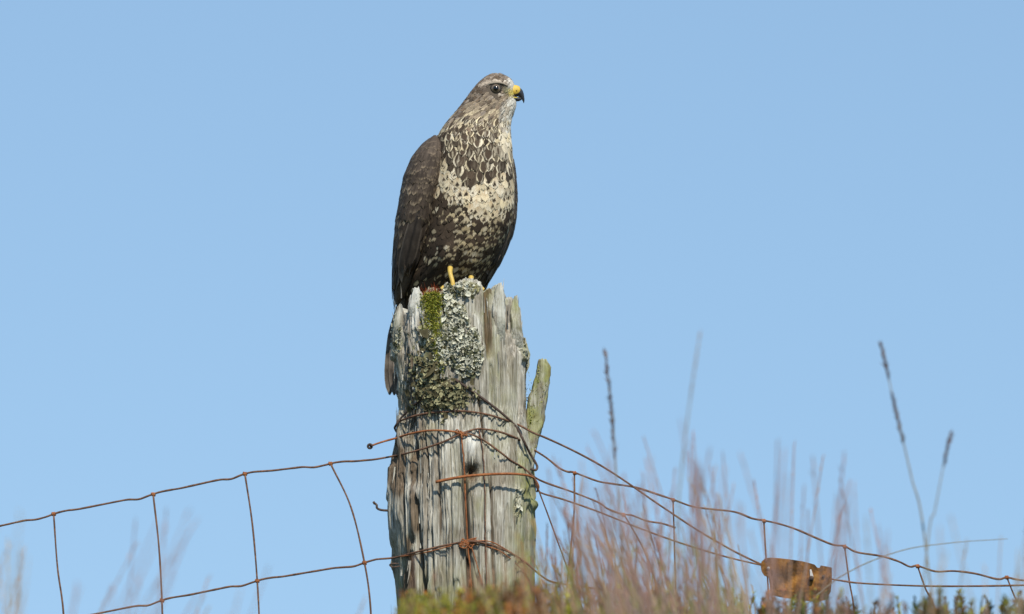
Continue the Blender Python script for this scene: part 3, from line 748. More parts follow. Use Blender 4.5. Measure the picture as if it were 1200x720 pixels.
beak = profile_loft('beak', [(600, 106, 6.6, 6.4), (604.5, 106, 6.4, 5.6), (608, 106.6, 5.5, 4.6), (610.6, 109.0, 3.7, 3.4), (612.5, 112.4, 2.1, 2.1), (613.4, 115.4, 1.4, 1.3), (613.8, 117.6, .7, .6), (613.8, 119.2, .15, .15)], M_beak, feet)
profile_loft('cere', [(597.5, 104.6, 6.0, 6.8), (600.5, 104.6, 7.0, 7.4), (604, 104.3, 6.9, 6.8), (606.8, 104.0, 6.1, 5.8), (608.8, 103.8, 4.9, 4.9), (609.9, 103.7, 3.2, 3.5)], M_cere, beak)
profile_loft('lower_beak', [(598, 114.2, 2.2, 4.9), (603, 114.4, 2.6, 4.3), (607.5, 114.2, 2.6, 3.0), (610.4, 113.6, 1.9, 1.8), (611.6, 113.4, .8, .9)], M_beak, beak)
for sgn in (-1, 1):
    q = catmull([(594.5, 112.0), (598.5, 113.2), (603, 113.4), (607, 113.0)], 5)
    yy = np.interp(q[:, 0], [594, 600, 607], [7.3, 6.9, 5.2]) * S * sgn - .002
    tube('gape', np.stack([X(q[:, 0]), yy, Z(q[:, 1])], -1), .0013 * np.sin(np.linspace(.5, 2.7, len(q))), M_gape, beak, 7)
    q = np.array([(603.6, 104.2), (605.0, 105.2), (606.2, 105.6)]); tube('nostril', np.stack([X(q[:, 0]), np.full(3, -.002 + sgn * 5.9 * S), Z(q[:, 1])], -1), np.array([.0006, .0013, .0006]), M_nostril, beak, 7)

# wings
def wing_col(px, py, a, u, v, r_):
    N = len(px); one = np.ones_like(u); e = lambda q: np.asarray(q)[:, None, None]
    base = lerp(np.array((.046, .034, .025)) * one[..., None], np.array((.095, .071, .052)), e(np.clip(r_.uniform(0, .8, N) + .3 * smst(215, 180, py), 0, 1)) * one)  # paler towards the shoulder: the lit grey sheen put into the colour
    frg = smst(.72, .98, np.maximum(np.abs(u), v * 1.0)) * e(r_.uniform(0, 1, N) ** 1.3 * np.interp(py, [160, 195, 215, 260, 300], [.15, .5, 1.0, .95, .5]))
    c = lerp(base, np.array((.46, .35, .23)), frg)
    return lerp(c, base * .55, smst(.14, .03, np.abs(u)) * .7)
def flight_col(px, py, a, u, v, r_):
    N = len(px); one = np.ones_like(u); e = lambda q: np.asarray(q)[:, None, None]
    base = np.array((.044, .035, .028)) * one[..., None] * e(r_.uniform(.8, 1.25, N))[..., None]
    c = lerp(base, base * 1.9, smst(.2, .9, np.sin(v * 38 + np.abs(u))) * .5)
    c = lerp(c, np.array((.26, .21, .16)), smst(.86, 1.0, np.abs(u)) * .45 + smst(.95, 1.0, v) * .5)
    return lerp(c, np.array((.02, .017, .015)), smst(.10, .03, np.abs(u)))
def make_wing(rowsw, sgn, seed, label):
    Lw = Loft(rowsw, 9)
    v, f = Lw.mesh(120, 48)
    wing = mesh_obj('wing', v, f, M_body, feet, label=label)
    r_ = np.random.default_rng(seed)
    # long feathers, each its own part: start, spread round the wing, end low
    p0, p1 = rowsw[0][0], rowsw[-1][0]; H_ = p1 - p0
    nF = 11
    for k in range(nF):
        q = k / (nF - 1)
        ang = sgn * (math.radians(-30) + q * math.radians(165))
        st = p0 + H_ * (.34 + .14 * q + .03 * r_.normal()); ln = (p0 + H_ * (.80 + .19 * q)) - st
        g = Lw.feathers(np.array([st]), np.array([ang]), np.array([sgn * .06]), np.array([ln]), np.array([11.5 - 2.5 * q]), flight_col, lift=.0016 + .0016 * (1 - q), base=.0002 + .00022 * (nF - k), camber=.0008, nu=9, nv=18, tip=.8, point=.55, seed=seed * 31 + k, taper=.45)
        mesh_obj('flight_feather', g[0], g[1], M_flight, wing, col=g[2], uv=g[3])
    # covert rows
    gs = []
    for (fa, fb, dy, dx, L0, W0, lf, bs) in ((.38, .62, 13, 8.5, 36, 6.4, .0012, .0028), (.20, .42, 7.0, 7.4, 21, 5.4, .0008, .0034), (.0, .25, 4.2, 5.2, 13, 4.2, .0004, .0040)):
        pp, aa = sample(Lw, p0 + H_ * fa, p0 + H_ * fb, lambda p: dy, lambda p: dx, .16, seed=seed + int(fa * 100))
        gs.append(Lw.feathers(pp, aa, r_.normal(0, .06, len(pp)), np.full(len(pp), L0) * r_.uniform(.88, 1.12, len(pp)), np.full(len(pp), W0), wing_col, lift=lf, base=bs, camber=.0006, nu=9, nv=11, tip=.7, point=.55, rag=.03, seed=seed + 9))
    o_ = 0; F_ = []
    for q_ in gs: F_.append(q_[1] + o_); o_ += len(q_[0])
    g = (np.vstack([q_[0] for q_ in gs]), np.vstack(F_), np.vstack([q_[2] for q_ in gs]), np.vstack([q_[3] for q_ in gs]))
    mesh_obj('covert_plumage', g[0], g[1], M_flight, wing, col=g[2], uv=g[3], kind='stuff')
    return wing
make_wing([(158, 509.5, 514, 18, 7), (163, 503, 518, 15, 20), (169, 496, 521, 13, 31), (184, 484.5, 523, 13, 43), (205, 475.5, 520, 15, 50), (230, 470.5, 514, 20, 53), (255, 466, 507, 27, 52), (280, 463, 499, 37, 48),
           (305, 461.5, 491, 49, 41), (325, 461, 483, 60, 32), (340, 461, 474, 69, 22), (351, 462, 466, 76, 8)], -1, 3, 'folded wing with pale fringed coverts')
make_wing([(182, 588, 599, 44, 18), (194, 586, 601, 43, 30), (210, 585, 602.5, 44, 37), (230, 583, 603.5, 46, 40), (250, 581, 602.5, 49, 40), (268, 578, 599, 52, 38), (285, 573, 592.5, 56, 34), (302, 568, 584.5, 61, 28), (318, 562, 574.5, 66, 21), (329, 559, 567, 70, 13), (336, 559, 562, 73, 6)], 1, 7, 'dark far wing edge beyond the breast')

# tail: long barred feathers hanging behind the post
tail = empty('tail', tuple(V3(490, 338, .095) - np.array(feet.location))); tail.parent = feet
def tail_col(u, v, r_):
    c = np.array((.185, .155, .125)) * np.ones(u.shape + (3,)) * r_.uniform(.85, 1.15)
    bars = smst(.1, .7, np.sin(v * 52)) * (v < .9); c = lerp(c, np.array((.055, .043, .034)), bars * .9)
    c = lerp(c, np.array((.05, .042, .035)), smst(.80, .86, v) * smst(.97, .92, v) * .6)
    c = lerp(c, np.array((.30, .25, .2)), smst(.95, 1, v) * .6 + smst(.85, 1, np.abs(u)) * .3)
    return lerp(c, np.array((.30, .27, .22)), smst(.10, .03, np.abs(u)))
for k in range(10):
    q = k / 9; r_ = np.random.default_rng(80 + k)
    b0 = (476 + 24 * q, 326 + 6 * q); b1 = (460 + 38 * q, 392.0); b2 = (454.5 + 50 * q, 452 + 5 * math.sin(math.pi * q) + r_.normal(0, 3))
    pth = catmull([b0, ((b0[0] + b1[0]) / 2 - 1, (b0[1] + b1[1]) / 2), b1, b2], 7); n = len(pth); vv = np.linspace(0, 1, n)
    wpx = 8.5 * (.55 + .45 * np.minimum(vv / .6, 1)) * np.where(vv < .82, 1, np.clip(1 - ((vv - .82) / .18) ** 2, .02, 1) ** .6)
    depth = .085 + .038 * vv + .0025 * (4.5 - abs(k - 4.5)) * -1 + .01
    u = np.linspace(-1, 1, 7)
    px = pth[:, None, 0] + wpx[:, None] * u; pyy = pth[:, None, 1] + 0 * u
    y = depth[:, None] + .003 * u ** 2 + .0035 * u
    P = np.stack([X(px), y, Z(pyy)], -1)
    U, Vv = np.meshgrid(u, vv)
    mesh_obj('tail_feather', P.reshape(-1, 3), grid_faces(n, 7), M_flight, tail, col=tail_col(U, Vv, r_).reshape(-1, 3), uv=np.stack([U * .5 + .5, Vv], -1).reshape(-1, 2))

# legs
def leg(top, foot, ky, spread, seed):
    r_ = np.random.default_rng(seed)
    p = catmull([V3(top[0], top[1] - 6, ky + .012), V3(*top, ky + .003), V3((top[0] + foot[0]) / 2 + .6, (top[1] + foot[1]) / 2, ky - .002), V3(*foot, ky - .003)], 6)
    lg = tube('leg', p, np.interp(np.linspace(0, 1, len(p)), [0, .3, .75, 1], [.0046, .0038, .0036, .0048]), M_leg, feet, 12)
    f0 = V3(*foot, ky - .003)
    for k, (dx, dy, ln) in enumerate(((-.55, -.7, .030), (.05, -1, .034), (.65, -.75, .030), (.1, 1, .026))):
        dx += spread; n_ = math.hypot(dx, dy); dx /= n_; dy /= n_
        q = catmull([f0 + (0, 0, .002), f0 + (dx * ln * .35, dy * ln * .35, .0045), f0 + (dx * ln * .75, dy * ln * .75, .002), f0 + (dx * ln, dy * ln, -.003)], 5)
        tube('toe', q, np.interp(np.linspace(0, 1, len(q)), [0, .5, .55, 1], [.0048, .0040, .0043, .0030]), M_leg, lg, 9)
        e = f0 + (dx * ln, dy * ln, -.003)
        q = catmull([e - (dx * .002, dy * .002, -.001), e + (dx * .007, dy * .007, -.001), e + (dx * .012, dy * .012, -.007), e + (dx * .0125, dy * .0125, -.013)], 4)
        tube('talon', q, np.linspace(.0026, .0003, len(q)), M_talon, lg, 7)
leg((527.5, 320), (531.5, 339.5), -.045, -.1, 1)
leg((552, 331), (550.5, 340), -.036, .3, 2)

# ------------------------------------------------------------------ wires
def onp(px, py, out=.0024):
    """point on the camera side of the post, a wire's thickness proud of it"""
    nb = px + np.arange(-7, 8, 1.0); l_, r_ = post_lr(np.full(15, float(py)))
    nb = np.clip(nb, l_ + 1.5, r_ - 1.5)
    dd = max(float(np.max(post_disp(nb, np.full(15, py + o_), 1)[0])) for o_ in (-2.0, 0.0, 2.0))
    y = float(post_front_y(px, py, False))
    return np.array([float(X(px)), y - max(dd, 0) - out * .5 - .0012, float(Z(py))])
def wp(p):
    """(px, py) -> on the post when it lies over it; (px, py, y) -> that depth"""
    if len(p) == 2: return onp(*p)
    return V3(p[0], p[1], p[2])
def wire(name, pts, rad, matl, parent, per=6, nseg=8, jit=.0, **k):
    q = catmull([wp(p) for p in pts], per)
    if jit: q = q + np.random.default_rng(int(pts[0][0] * 7)).normal(0, jit, q.shape)
    if np.ndim(rad) == 0: rad = rad * (1 + .28 * (vn(np.arange(len(q)) * .45, np.full(len(q), pts[0][0] * .37), 9) - .5))
    return tube(name, q, rad, matl, parent, nseg, **k)
def knot(px, py, y, parent, size=.0036, seed=1, matl=None):
    """small crimped twist where two wires cross: a short coil wound three turns"""
    t = np.linspace(0, 3 * 2 * np.pi, 34); c = V3(px, py, y); r_ = np.random.default_rng(seed)
    q = np.stack([c[0] + size * .8 * (t / t[-1] - .5) * 2, c[1] + size * .62 * np.cos(t), c[2] + size * .62 * np.sin(t) * 1.05], -1) + r_.normal(0, .0002, (34, 3))
    return tube('knot', q, .00125, matl or M_rust, parent, 6)
RW = .00165
net = empty('wire_netting', tuple(V3(240, 900, -.02)), label='rusty square mesh stock netting running up to the post', category='wire fence')
yl = lambda px: np.interp(px, [-200, 300, 460], [.10, .0, -.03])
# top line, crimped either side of each upright
def crimped(pts, knots, y):
    P = np.array(pts, float); xs = list(np.arange(P[0, 0], P[-1, 0], 12.0)) + [P[-1, 0]]
    out = []
    for x in xs:
        yy = np.interp(x, P[:, 0], P[:, 1])
        for kx in knots:
            yy += 2.4 * math.exp(-((x - kx + 16) / 9) ** 2) - 1.2 * math.exp(-((x - kx - 12) / 10) ** 2)
        out.append((x, yy, y(x)))
    return out
k1 = [(-170, 655), (-52, 629), (65, 603), (181, 580), (288, 556), (388, 544)]
top = crimped([(-220, 668), (-52, 629), (65, 603), (181, 580), (288, 556), (388, 544), (440, 539)], [k[0] for k in k1], yl)
wire('line_wire', top + [(462, 536.5), (480, 535.5), (500, 531), (520, 525), (540, 516)], RW, M_wire, net, 4)
k2 = [(-160, 780), (-40, 753), (78, 727), (192, 704), (303, 681), (428, 660)]
sec = crimped([(-220, 795), (78, 727), (192, 704), (303, 681), (428, 660), (445, 656.5)], [k[0] for k in k2], lambda x: yl(x) + .003)
wire('line_wire', sec + [(464, 655), (490, 651), (520, 645), (546, 640)], RW, M_wire, net, 4)
wire('line_wire', [(-220, 900, .08), (80, 840, .03), (300, 800, 0), (440, 770, -.04), (500, 762), (560, 764), (620, 772, -.03), (760, 815, -.02), (1000, 830, 0), (1420, 850, .03)], RW, M_wire, net, 4)
stays = [[(-170, 655), (-160, 780), (-150, 880)], [(-52, 629), (-40, 753), (-32, 860)], [(65, 603), (70, 665), (78, 727), (80, 842)], [(181, 580), (188, 640), (192, 704), (196, 815)], [(288, 556), (297, 615), (303, 681), (306, 740), (306, 800)], [(388, 544), (412, 595), (428, 660), (435, 710), (437, 772)]]
for s_ in stays:
    wire('stay_wire', [(x, y, float(yl(x)) - .001) for x, y in s_], RW * .9, M_wire, net, 8)
for i, (x, y) in enumerate(k1 + k2): knot(x, y, float(yl(x)), net, seed=i)
# right side
yr = lambda x: np.interp(x, [612, 640, 1000, 1420], [-.075, -.05, .0, .06])
rp = [(640, 537), (655, 549), (665, 553.5), (673, 554.5), (700, 564.5), (720, 568), (745, 572), (770, 580), (788, 586), (810, 594), (830, 597), (860, 600.5), (880, 608), (894, 610.5), (912, 614.5), (932, 621), (955, 631), (975, 639), (988, 640.5), (1002, 647.5), (1030, 652), (1050, 658), (1064, 664.5), (1073, 663.5), (1094, 670), (1115, 669.5), (1140, 672.5), (1166, 679), (1177, 677), (1192, 680), (1230, 684), (1300, 697), (1420, 720)]
wire('line_wire', [(541, 515), (556, 510.5), (566, 509.5), (585, 512), (605, 518), (620, 525)] + [(x, y, float(yr(x))) for x, y in rp], RW, M_wire, net, 5)
wire('line_wire', [(541, 514), (555, 517), (570, 524.5), (585, 535), (600, 545.5), (613, 552), (626, 559.5, -.062)] + [(x, y, float(yr(x)) + .004) for x, y in ((640, 566.5), (670, 577), (700, 589), (712, 597), (728, 603), (740, 604.5), (757, 611), (775, 614), (791, 619))], RW * .95, M_wire, net, 6)
wire('line_wire', [(546, 640), (560, 640.5), (580, 645), (600, 653), (616, 662), (634, 675, -.06), (650, 683, -.05), (690, 689, -.045), (720, 694, -.04), (750, 705, -.035), (775, 711, -.03), (800, 716, -.03), (900, 733, -.02), (1100, 755, 0), (1420, 790, .05)], RW, M_wire, net, 6)
rst = [[(673, 555), (672.5, 600), (669, 640), (664, 690), (660, 760)], [(788, 586.5), (789, 620), (790, 660), (792, 740), (794, 815)], [(894, 611), (896, 650), (899, 700), (903, 820)], [(988, 641), (993, 680), (999, 720), (1006, 825)], [(1073, 664), (1082, 690), (1094, 720), (1110, 830)], [(1177, 677), (1186, 700), (1197, 725), (1215, 835)], [(1300, 697), (1312, 760), (1325, 840)], [(731, 604), (745, 628), (757, 652), (768, 685), (775, 711), (781, 740), (784, 815)]]
for s_ in rst: wire('stay_wire', [(x, y, float(yr(x)) + .002) for x, y in s_], RW * .82, M_wire, net, 8)
for i, (x, y) in enumerate([(673, 555), (788, 586.5), (894, 611), (988, 641), (1073, 664), (1177, 677), (1300, 697), (730, 604), (775, 711)]): knot(x, y, float(yr(x)) if y != 711 else -.03, net, .0034, 40 + i)
wire('stay_wire', [(541, 516), (543.5, 535), (545, 560), (547, 600), (549, 640), (553, 690), (556, 764)], RW * .72, M_rust, net, 8, jit=.00035)
wire('stay_wire', [(562, 511), (565.5, 530), (568, 560), (569, 600), (569.5, 645), (571, 690), (573, 764)], RW * .66, M_wire, net, 8, jit=.00035)
wire('stay_wire', [(626, 560, -.078), (633, 580, -.07), (642, 604, -.064), (655, 640, -.06), (668, 676, -.055), (684, 720, -.05), (700, 790, -.045)], RW * .7, M_wire, net, 8)
# wound ties on the post
def wound(px, py, n, rx, ry, seed, parent, name='twist', turns=4):
    r_ = np.random.default_rng(seed); out = []
    t = np.linspace(0, turns * 2 * np.pi, n)
    for i, tv in enumerate(t):
        out.append(onp(px + rx * (tv / t[-1] * 2 - 1) + r_.normal(0, .5), py + ry * math.sin(tv) + r_.normal(0, .4), .0035 + .003 * (1 + math.cos(tv))))
    return tube(name, catmull(out, 4), .0013, M_rust, parent, 6)
def messy(px, py, n, sx, sy, seed):
    r_ = np.random.default_rng(seed)
    for k in range(n):
        a0 = r_.uniform(-.5, .5) + (math.pi / 2 if k == 1 else 0); ln = r_.uniform(.5, 1.0); bow = r_.normal(0, 2)
        dx, dy = sx * ln * math.cos(a0), sy * ln * math.sin(a0); ox, oy = r_.normal(0, 1.5, 2)
        tube('twist', catmull([onp(px + ox - dx, py + oy - dy, -.001), onp(px + ox - dx * .4 + bow * .4, py + oy - dy * .4 + bow, .0045 + .002 * k / n), onp(px + ox + dx * .4, py + oy + dy * .4 - bow, .0045 + .002 * k / n), onp(px + ox + dx, py + oy + dy, -.001)], 5), .00115, M_rust, net, 6)
messy(541, 514.5, 5, 8, 6, 5); messy(549, 641, 9, 11, 10, 6)
# frayed lower ties
for a_, b_, c_ in (((548, 641), (585, 650), (614, 672)), ((552, 640), (575, 640), (600, 652)), ((553, 645), (560, 668), (566, 690)), ((530, 645), (500, 652), (470, 655)), ((549, 646), (552, 670), (551, 690))):
    wire('tie_end', [a_, b_, c_], .0009, M_rust, net, 8)
# loose old line end curling off the left of the post
end = empty('loose_wire', tuple(V3(540, 515, -.11)), label='rusty wire end with curled tip sticking out left of the post', category='wire')
wire('strand', [(434, 524, -.06), (441, 521, -.062), (452, 517.5, -.06), (466, 516.0), (480, 513.5), (500, 511), (520, 511.5), (540, 514)], RW, M_rust, end, 6)
cc_ = V3(434, 524, -.06); tq = np.linspace(0, 2.2 * 2 * np.pi, 24)
tube('curl', np.stack([cc_[0] + .0038 * np.cos(tq) * (1 - .02 * tq), cc_[1] + .0008 * tq - .006, cc_[2] + .0038 * np.sin(tq) * (1 - .03 * tq)], -1), .0017, M_dark, end, 6)
# strand with the strainer plate
strand = empty('strand_wire', tuple(V3(760, 585, -.03)), label='plain rusty strand from the post down to the strainer plate', category='wire')
ys = lambda x: np.interp(x, [612, 640, 890], [-.078, -.066, -.012])
wire('strand', [(466, 497.5), (480, 494), (500, 490.5), (520, 489.5), (545, 489), (570, 492), (590, 497), (608, 502), (625, 508, -.075)] + [(x, y, float(ys(x))) for x, y in ((640, 514), (670, 528), (700, 544), (730, 563), (760, 584), (785, 601), (820, 624), (860, 647), (892, 662.5))], RW, M_wire, strand, 6)
wire('strand', [(626, 562, -.07), (630, 574, -.066), (636, 579, -.064), (660, 586, -.06), (700, 600, -.05), (750, 620, -.04), (800, 638, -.03), (850, 653, -.02), (892, 663, -.012)], RW * .9, M_wire, strand, 6)
wire('strand', [(970, 678.5, -.010), (985, 681, -.008), (1010, 684, -.004), (1080, 687, .0), (1150, 687, .01), (1230, 685.5, .03), (1420, 683, .06)], RW * .9, M_wire, strand, 6)
# dark twisted wire round the post
dk = empty('bent_wire', tuple(V3(575, 490, -.11)), label='dark bent wire slanting across the post below the lichen', category='wire')
wire('strand', [(534, 452), (541, 457), (556, 467), (575, 480), (592, 493), (605, 505), (614, 518, -.066), (621, 532, -.05), (627, 542, -.045), (629.5, 548, -.047), (627.5, 551.5, -.05), (622, 550.5, -.055)], .0021, M_dark, dk, 6)
wire('strand', [(508, 466), (498, 471), (484, 482), (472, 492), (465, 498, -.045), (463, 503, -.03), (467, 509, -.02)], .0018, M_dark, dk, 6)
# short stout rod across the knot
rod = empty('iron_rod', tuple(V3(560, 560, -.12)), label='short orange rusted iron rod lying across the dark knot hole', category='rod')
wire('strand', [(511, 565.5, -.117), (530, 561.5, -.122), (550, 558.5, -.124), (575, 556.5, -.122), (598, 556, -.113), (613, 557, -.098), (622, 559, -.085), (627, 563, -.072), (631, 571, -.066), (629, 577, -.06)], np.interp(np.linspace(0, 1, 55), [0, .5, 1], [.0024, .0021, .0016]), M_rust, rod, 6)
# bent nail
nail = empty('bent_nail', tuple(V3(456, 599, -.01)), label='dark bent nail poking from the left flank of the post', category='nail')
tube('shank', catmull([V3(466, 599.5, -.012), V3(456, 599, -.02), V3(447, 598.2, -.022), V3(442.5, 596, -.022), V3(442, 592.5, -.022), V3(439, 590, -.022)], 6), .0019, M_dark, nail, 8)
tube('head', [V3(440.2, 589.2, -.022), V3(437.8, 590.6, -.022)], .0026, M_dark, nail, 10)
stp = empty('fence_staple', tuple(V3(462, 662, -.03)), label='small dark staple on the lower left edge of the post', category='staple')
tube('shank', catmull([V3(468, 661, -.05), V3(461, 661, -.052), V3(457.5, 662.5, -.05), V3(461, 665, -.05), V3(469, 664, -.048)], 5), .0013, M_dark, stp, 7)

# strainer plate: a rusted folded bracket with rounded ear, slot and hole
plate = empty('wire_strainer', tuple(V3(930, 680, -.012)), label='rusted orange folded metal strainer plate hanging on the strand', category='bracket')
out = [(890, 664), (891, 658.5), (895, 655), (901, 653.8), (912, 654.5), (925, 656), (938, 658), (948, 660.5), (953, 662), (956, 665.5), (958.5, 666), (960, 663), (966, 664), (973, 665.5), (973, 680), (971.5, 694), (966, 703), (955, 706), (940, 704), (925, 702), (912, 700), (901, 697), (900.5, 685), (899, 677), (894, 675), (891, 670)]
def slab(name, pts, y0, y1, matl, parent):
    n = len(pts); q = [V3(x, y, y0) for x, y in pts] + [V3(x, y, y1) for x, y in pts]
    f = [tuple(range(n))[::-1], tuple(range(n, 2 * n))] + [(k, (k + 1) % n, n + (k + 1) % n, n + k) for k in range(n)]
    # bevel-like inset ring on the near face
    o = mesh_obj(name, np.array(q), f, matl, parent, smooth=False)
    bv = o.modifiers.new('bevel', 'BEVEL'); bv.width = .0008; bv.segments = 2; return o
slab('face', out, -.018, -.0145, M_plate, plate)
slab('back_leaf', [(903, 660), (958, 669), (968, 670), (968, 700), (935, 701), (903, 694)], -.004, -.001, M_plate, plate)
slab('fold', [(905, 698), (960, 705), (960, 701.5), (905, 694.5)], -.0143, -.0005, M_plate, plate)
tube('rivet', [V3(899, 666, -.0205), V3(899, 666, -.0135)], .0024, plain('bare_steel', (.45, .42, .38), .5, .5), plate, 10)
tube('winding_pin', [V3(949, 678, -.026), V3(949, 678, .002)], .0042, M_dark, plate, 12)
slab('ratchet_tooth', [(947, 668), (949, 667.5), (951.5, 676), (949.5, 681), (947.5, 677)], -.021, -.0182, bpy.data.materials['bare_steel'], plate)
tube('pin', [V3(963, 676, -.021), V3(963, 676, -.001)], .0026, M_dark, plate, 10)
slab('rib', [(912, 690), (920, 690.5), (920, 693), (912, 692.5)], -.0195, -.0182, M_rust, plate)

# ------------------------------------------------------------------ grasses
STRAW, MAUVE, GREEN, OLIVE = (np.array(c) for c in ((.42, .33, .20), (.30, .17, .15), (.13, .17, .035), (.20, .19, .05)))
def stem_geo(p0, p1, sag, r0, seed, head=.25, hr=.002, colr=MAUVE, nspk=26):
    """one flowering stem: stalk tube + narrow plume of small spikelets"""
    r_ = np.random.default_rng(seed); t = np.linspace(0, 1, 12)[:, None]
    q = p0 + (p1 - p0) * t + sag * (t * t)
    return q, tube_geo(q, np.linspace(r0, r0 * .45, 12), 5, cap=False)
def spikelets(q, h0, n, size, spread, seed):
    r_ = np.random.default_rng(seed); L = len(q) - 1
    t = h0 + (1 - h0) * r_.uniform(0, 1, n); i = np.minimum((t * L).astype(int), L - 1); fr = t * L - i
    base = q[i] + (q[i + 1] - q[i]) * fr[:, None]
    d = (q[-1] - q[-3]); d = d / np.linalg.norm(d)
    dv = d + r_.normal(0, spread, (n, 3)); dv /= np.linalg.norm(dv, axis=1)[:, None]
    return base, dv, np.full(n, size) * r_.uniform(.6, 1.3, n)
# distinct flowering stems
def grass_stem(pts, y, label, seed, r0=.0012, h0=.55, dense=150, size=.008, colr=(.12, .085, .08), parts=None, spread=.27):
    """pts photo px/py from the lowest seen upwards; foot on the ground"""
    P = [V3(x, yy, y) for x, yy in pts]
    d = P[0] - P[1]; d = d / abs(d[2]); gz_ = float(ground_z(P[0][0], y))
    foot = P[0] + d * (P[0][2] - gz_) ; foot[0] = P[0][0] + (foot[0] - P[0][0]) * .5; foot[1] = y; foot[2] = gz_ - .01
    q = catmull([foot] + P, 10)
    root = empty('grass_stem', tuple(foot), label=label, category='grass', group='tall flowering grass stems')
    tube('stalk', q, np.linspace(r0 * 1.4, r0 * .6, len(q)), M_stalk, root, 6)
    for k, (ha, hb) in enumerate(parts or [(h0, 1.0)]):
        m_ = max(4, int(round(hb * (len(q) - 1))) + 1); qs = q[:m_]
        base, dv, ln = spikelets(qs, ha / hb, int(dense * (hb - ha) / (1 - h0)), size, spread, seed + 50 * k)
        n = len(base); c = np.array(colr) * np.random.default_rng(seed).uniform(.6, 1.5, (n, 1))
        v, f, c = blades(base, dv, ln, np.full(n, .0015), c, np.zeros((n, 3)), seed, 2)
        mesh_obj('seed_head', v, f, M_plant, root, smooth=False, col=c, kind='stuff')
M_stalk = plain('grass_stalk', (.22, .19, .13), .7, .2, 80, .3)
grass_stem([(728, 640), (722, 560), (716, 480), (709, 414)], -1.3, 'dark slender grass spike rising near the post', 1, h0=.56, dense=260)
grass_stem([(1082, 640), (1066, 560), (1048, 480), (1032, 406)], -1.4, 'tallest dark grass spike over the sagging net', 2, h0=.62, dense=240, parts=((.62, .80), (.86, 1.0)))
grass_stem([(1083, 650), (1093, 600), (1103, 550), (1112, 510)], -1.5, 'short leaning grass spike beside the tallest one', 3, h0=.75, dense=120, r0=.001)
grass_stem([(792, 640), (797, 560), (808, 470), (820, 392)], -1.9, 'very faint tall pale grass spike', 4, h0=.74, dense=50, colr=(.25, .2, .17), size=.006, spread=.08)
# one blade bent flat
q = catmull([V3(930, 720, -.6), V3(985, 675, -.6), V3(1050, 647, -.6), V3(1110, 637, -.6), V3(1178, 632, -.6)], 8); foot = np.array([q[0][0] - .12, -.6, float(ground_z(q[0][0] - .12, -.6)) - .01])
q = np.vstack([catmull([foot, (foot + q[0]) / 2 + np.array([-.02, 0, .05]), q[0]], 6)[:-1], q])
bb = empty('bent_grass', tuple(foot), label='long thin grass blade bent over almost level beyond the strainer plate', category='grass')
tube('blade', q, np.linspace(.0014, .0005, len(q)), M_stalk, bb, 5)

def thicket(name, specs, seed, label):
    r_ = np.random.default_rng(seed); vs, fs, cs = [], [], []; o = 0
    def add(v, f, c):
        nonlocal o
        vs.append(v); fs.append(f + o); cs.append(c); o += len(v)
    for (xa, xb, ta, tb, ya, yb_, n, colA, colB, lean, rad) in specs:
        for i in range(n):
            y = r_.uniform(ya, yb_); xt = r_.uniform(xa, xb); yt = ta + (tb - ta) * r_.uniform(0, 1) ** .75
            tip = V3(xt, yt, y); ln = r_.normal(lean, .16)
            h = tip[2] - float(ground_z(tip[0], y)); foot = np.array([tip[0] - ln * h, y + r_.normal(0, .05), 0]); foot[2] = float(ground_z(foot[0], foot[1])) - .01
            sag = np.array([ln * .25 * h * r_.uniform(-.2, .8), 0, -.02 * h])
            q = foot + (tip - foot) * np.linspace(0, 1, 9)[:, None] + sag * (np.linspace(0, 1, 9) ** 2 - np.linspace(0, 1, 9))[:, None]
            v, f = tube_geo(q, np.linspace(rad, rad * .5, 9), 4, cap=False)
            k = r_.uniform(0, 1); top_c = colA + (colB - colA) * k; g_ = np.linspace(0, 1, 9)[:, None]
            cc = OLIVE * .9 + (top_c - OLIVE * .9) * np.clip((g_ - .35) * 2.4, 0, 1)
            add(v, f, np.repeat(cc, 4, 0) * r_.uniform(.75, 1.25))
            if r_.uniform() < .8:
                ns = 22; b_, d_, l_ = spikelets(q, .74, ns, .0075, .22, seed * 1000 + i)
                v, f, c = blades(b_, d_, l_, np.full(ns, .0009), np.repeat(top_c[None], ns, 0) * r_.uniform(.7, 1.2, (ns, 1)), np.zeros((ns, 3)), i, 2)
                add(v, f, c)
    return mesh_obj(name, np.vstack(vs), np.vstack(fs), M_plant, None, smooth=False, col=np.vstack(cs), kind='stuff', label=label, category='grass')
PINK = np.array((.37, .26, .22)); RED = np.array((.26, .12, .075)); BROWN = np.array((.15, .09, .065)); GOLD = np.array((.42, .26, .06))
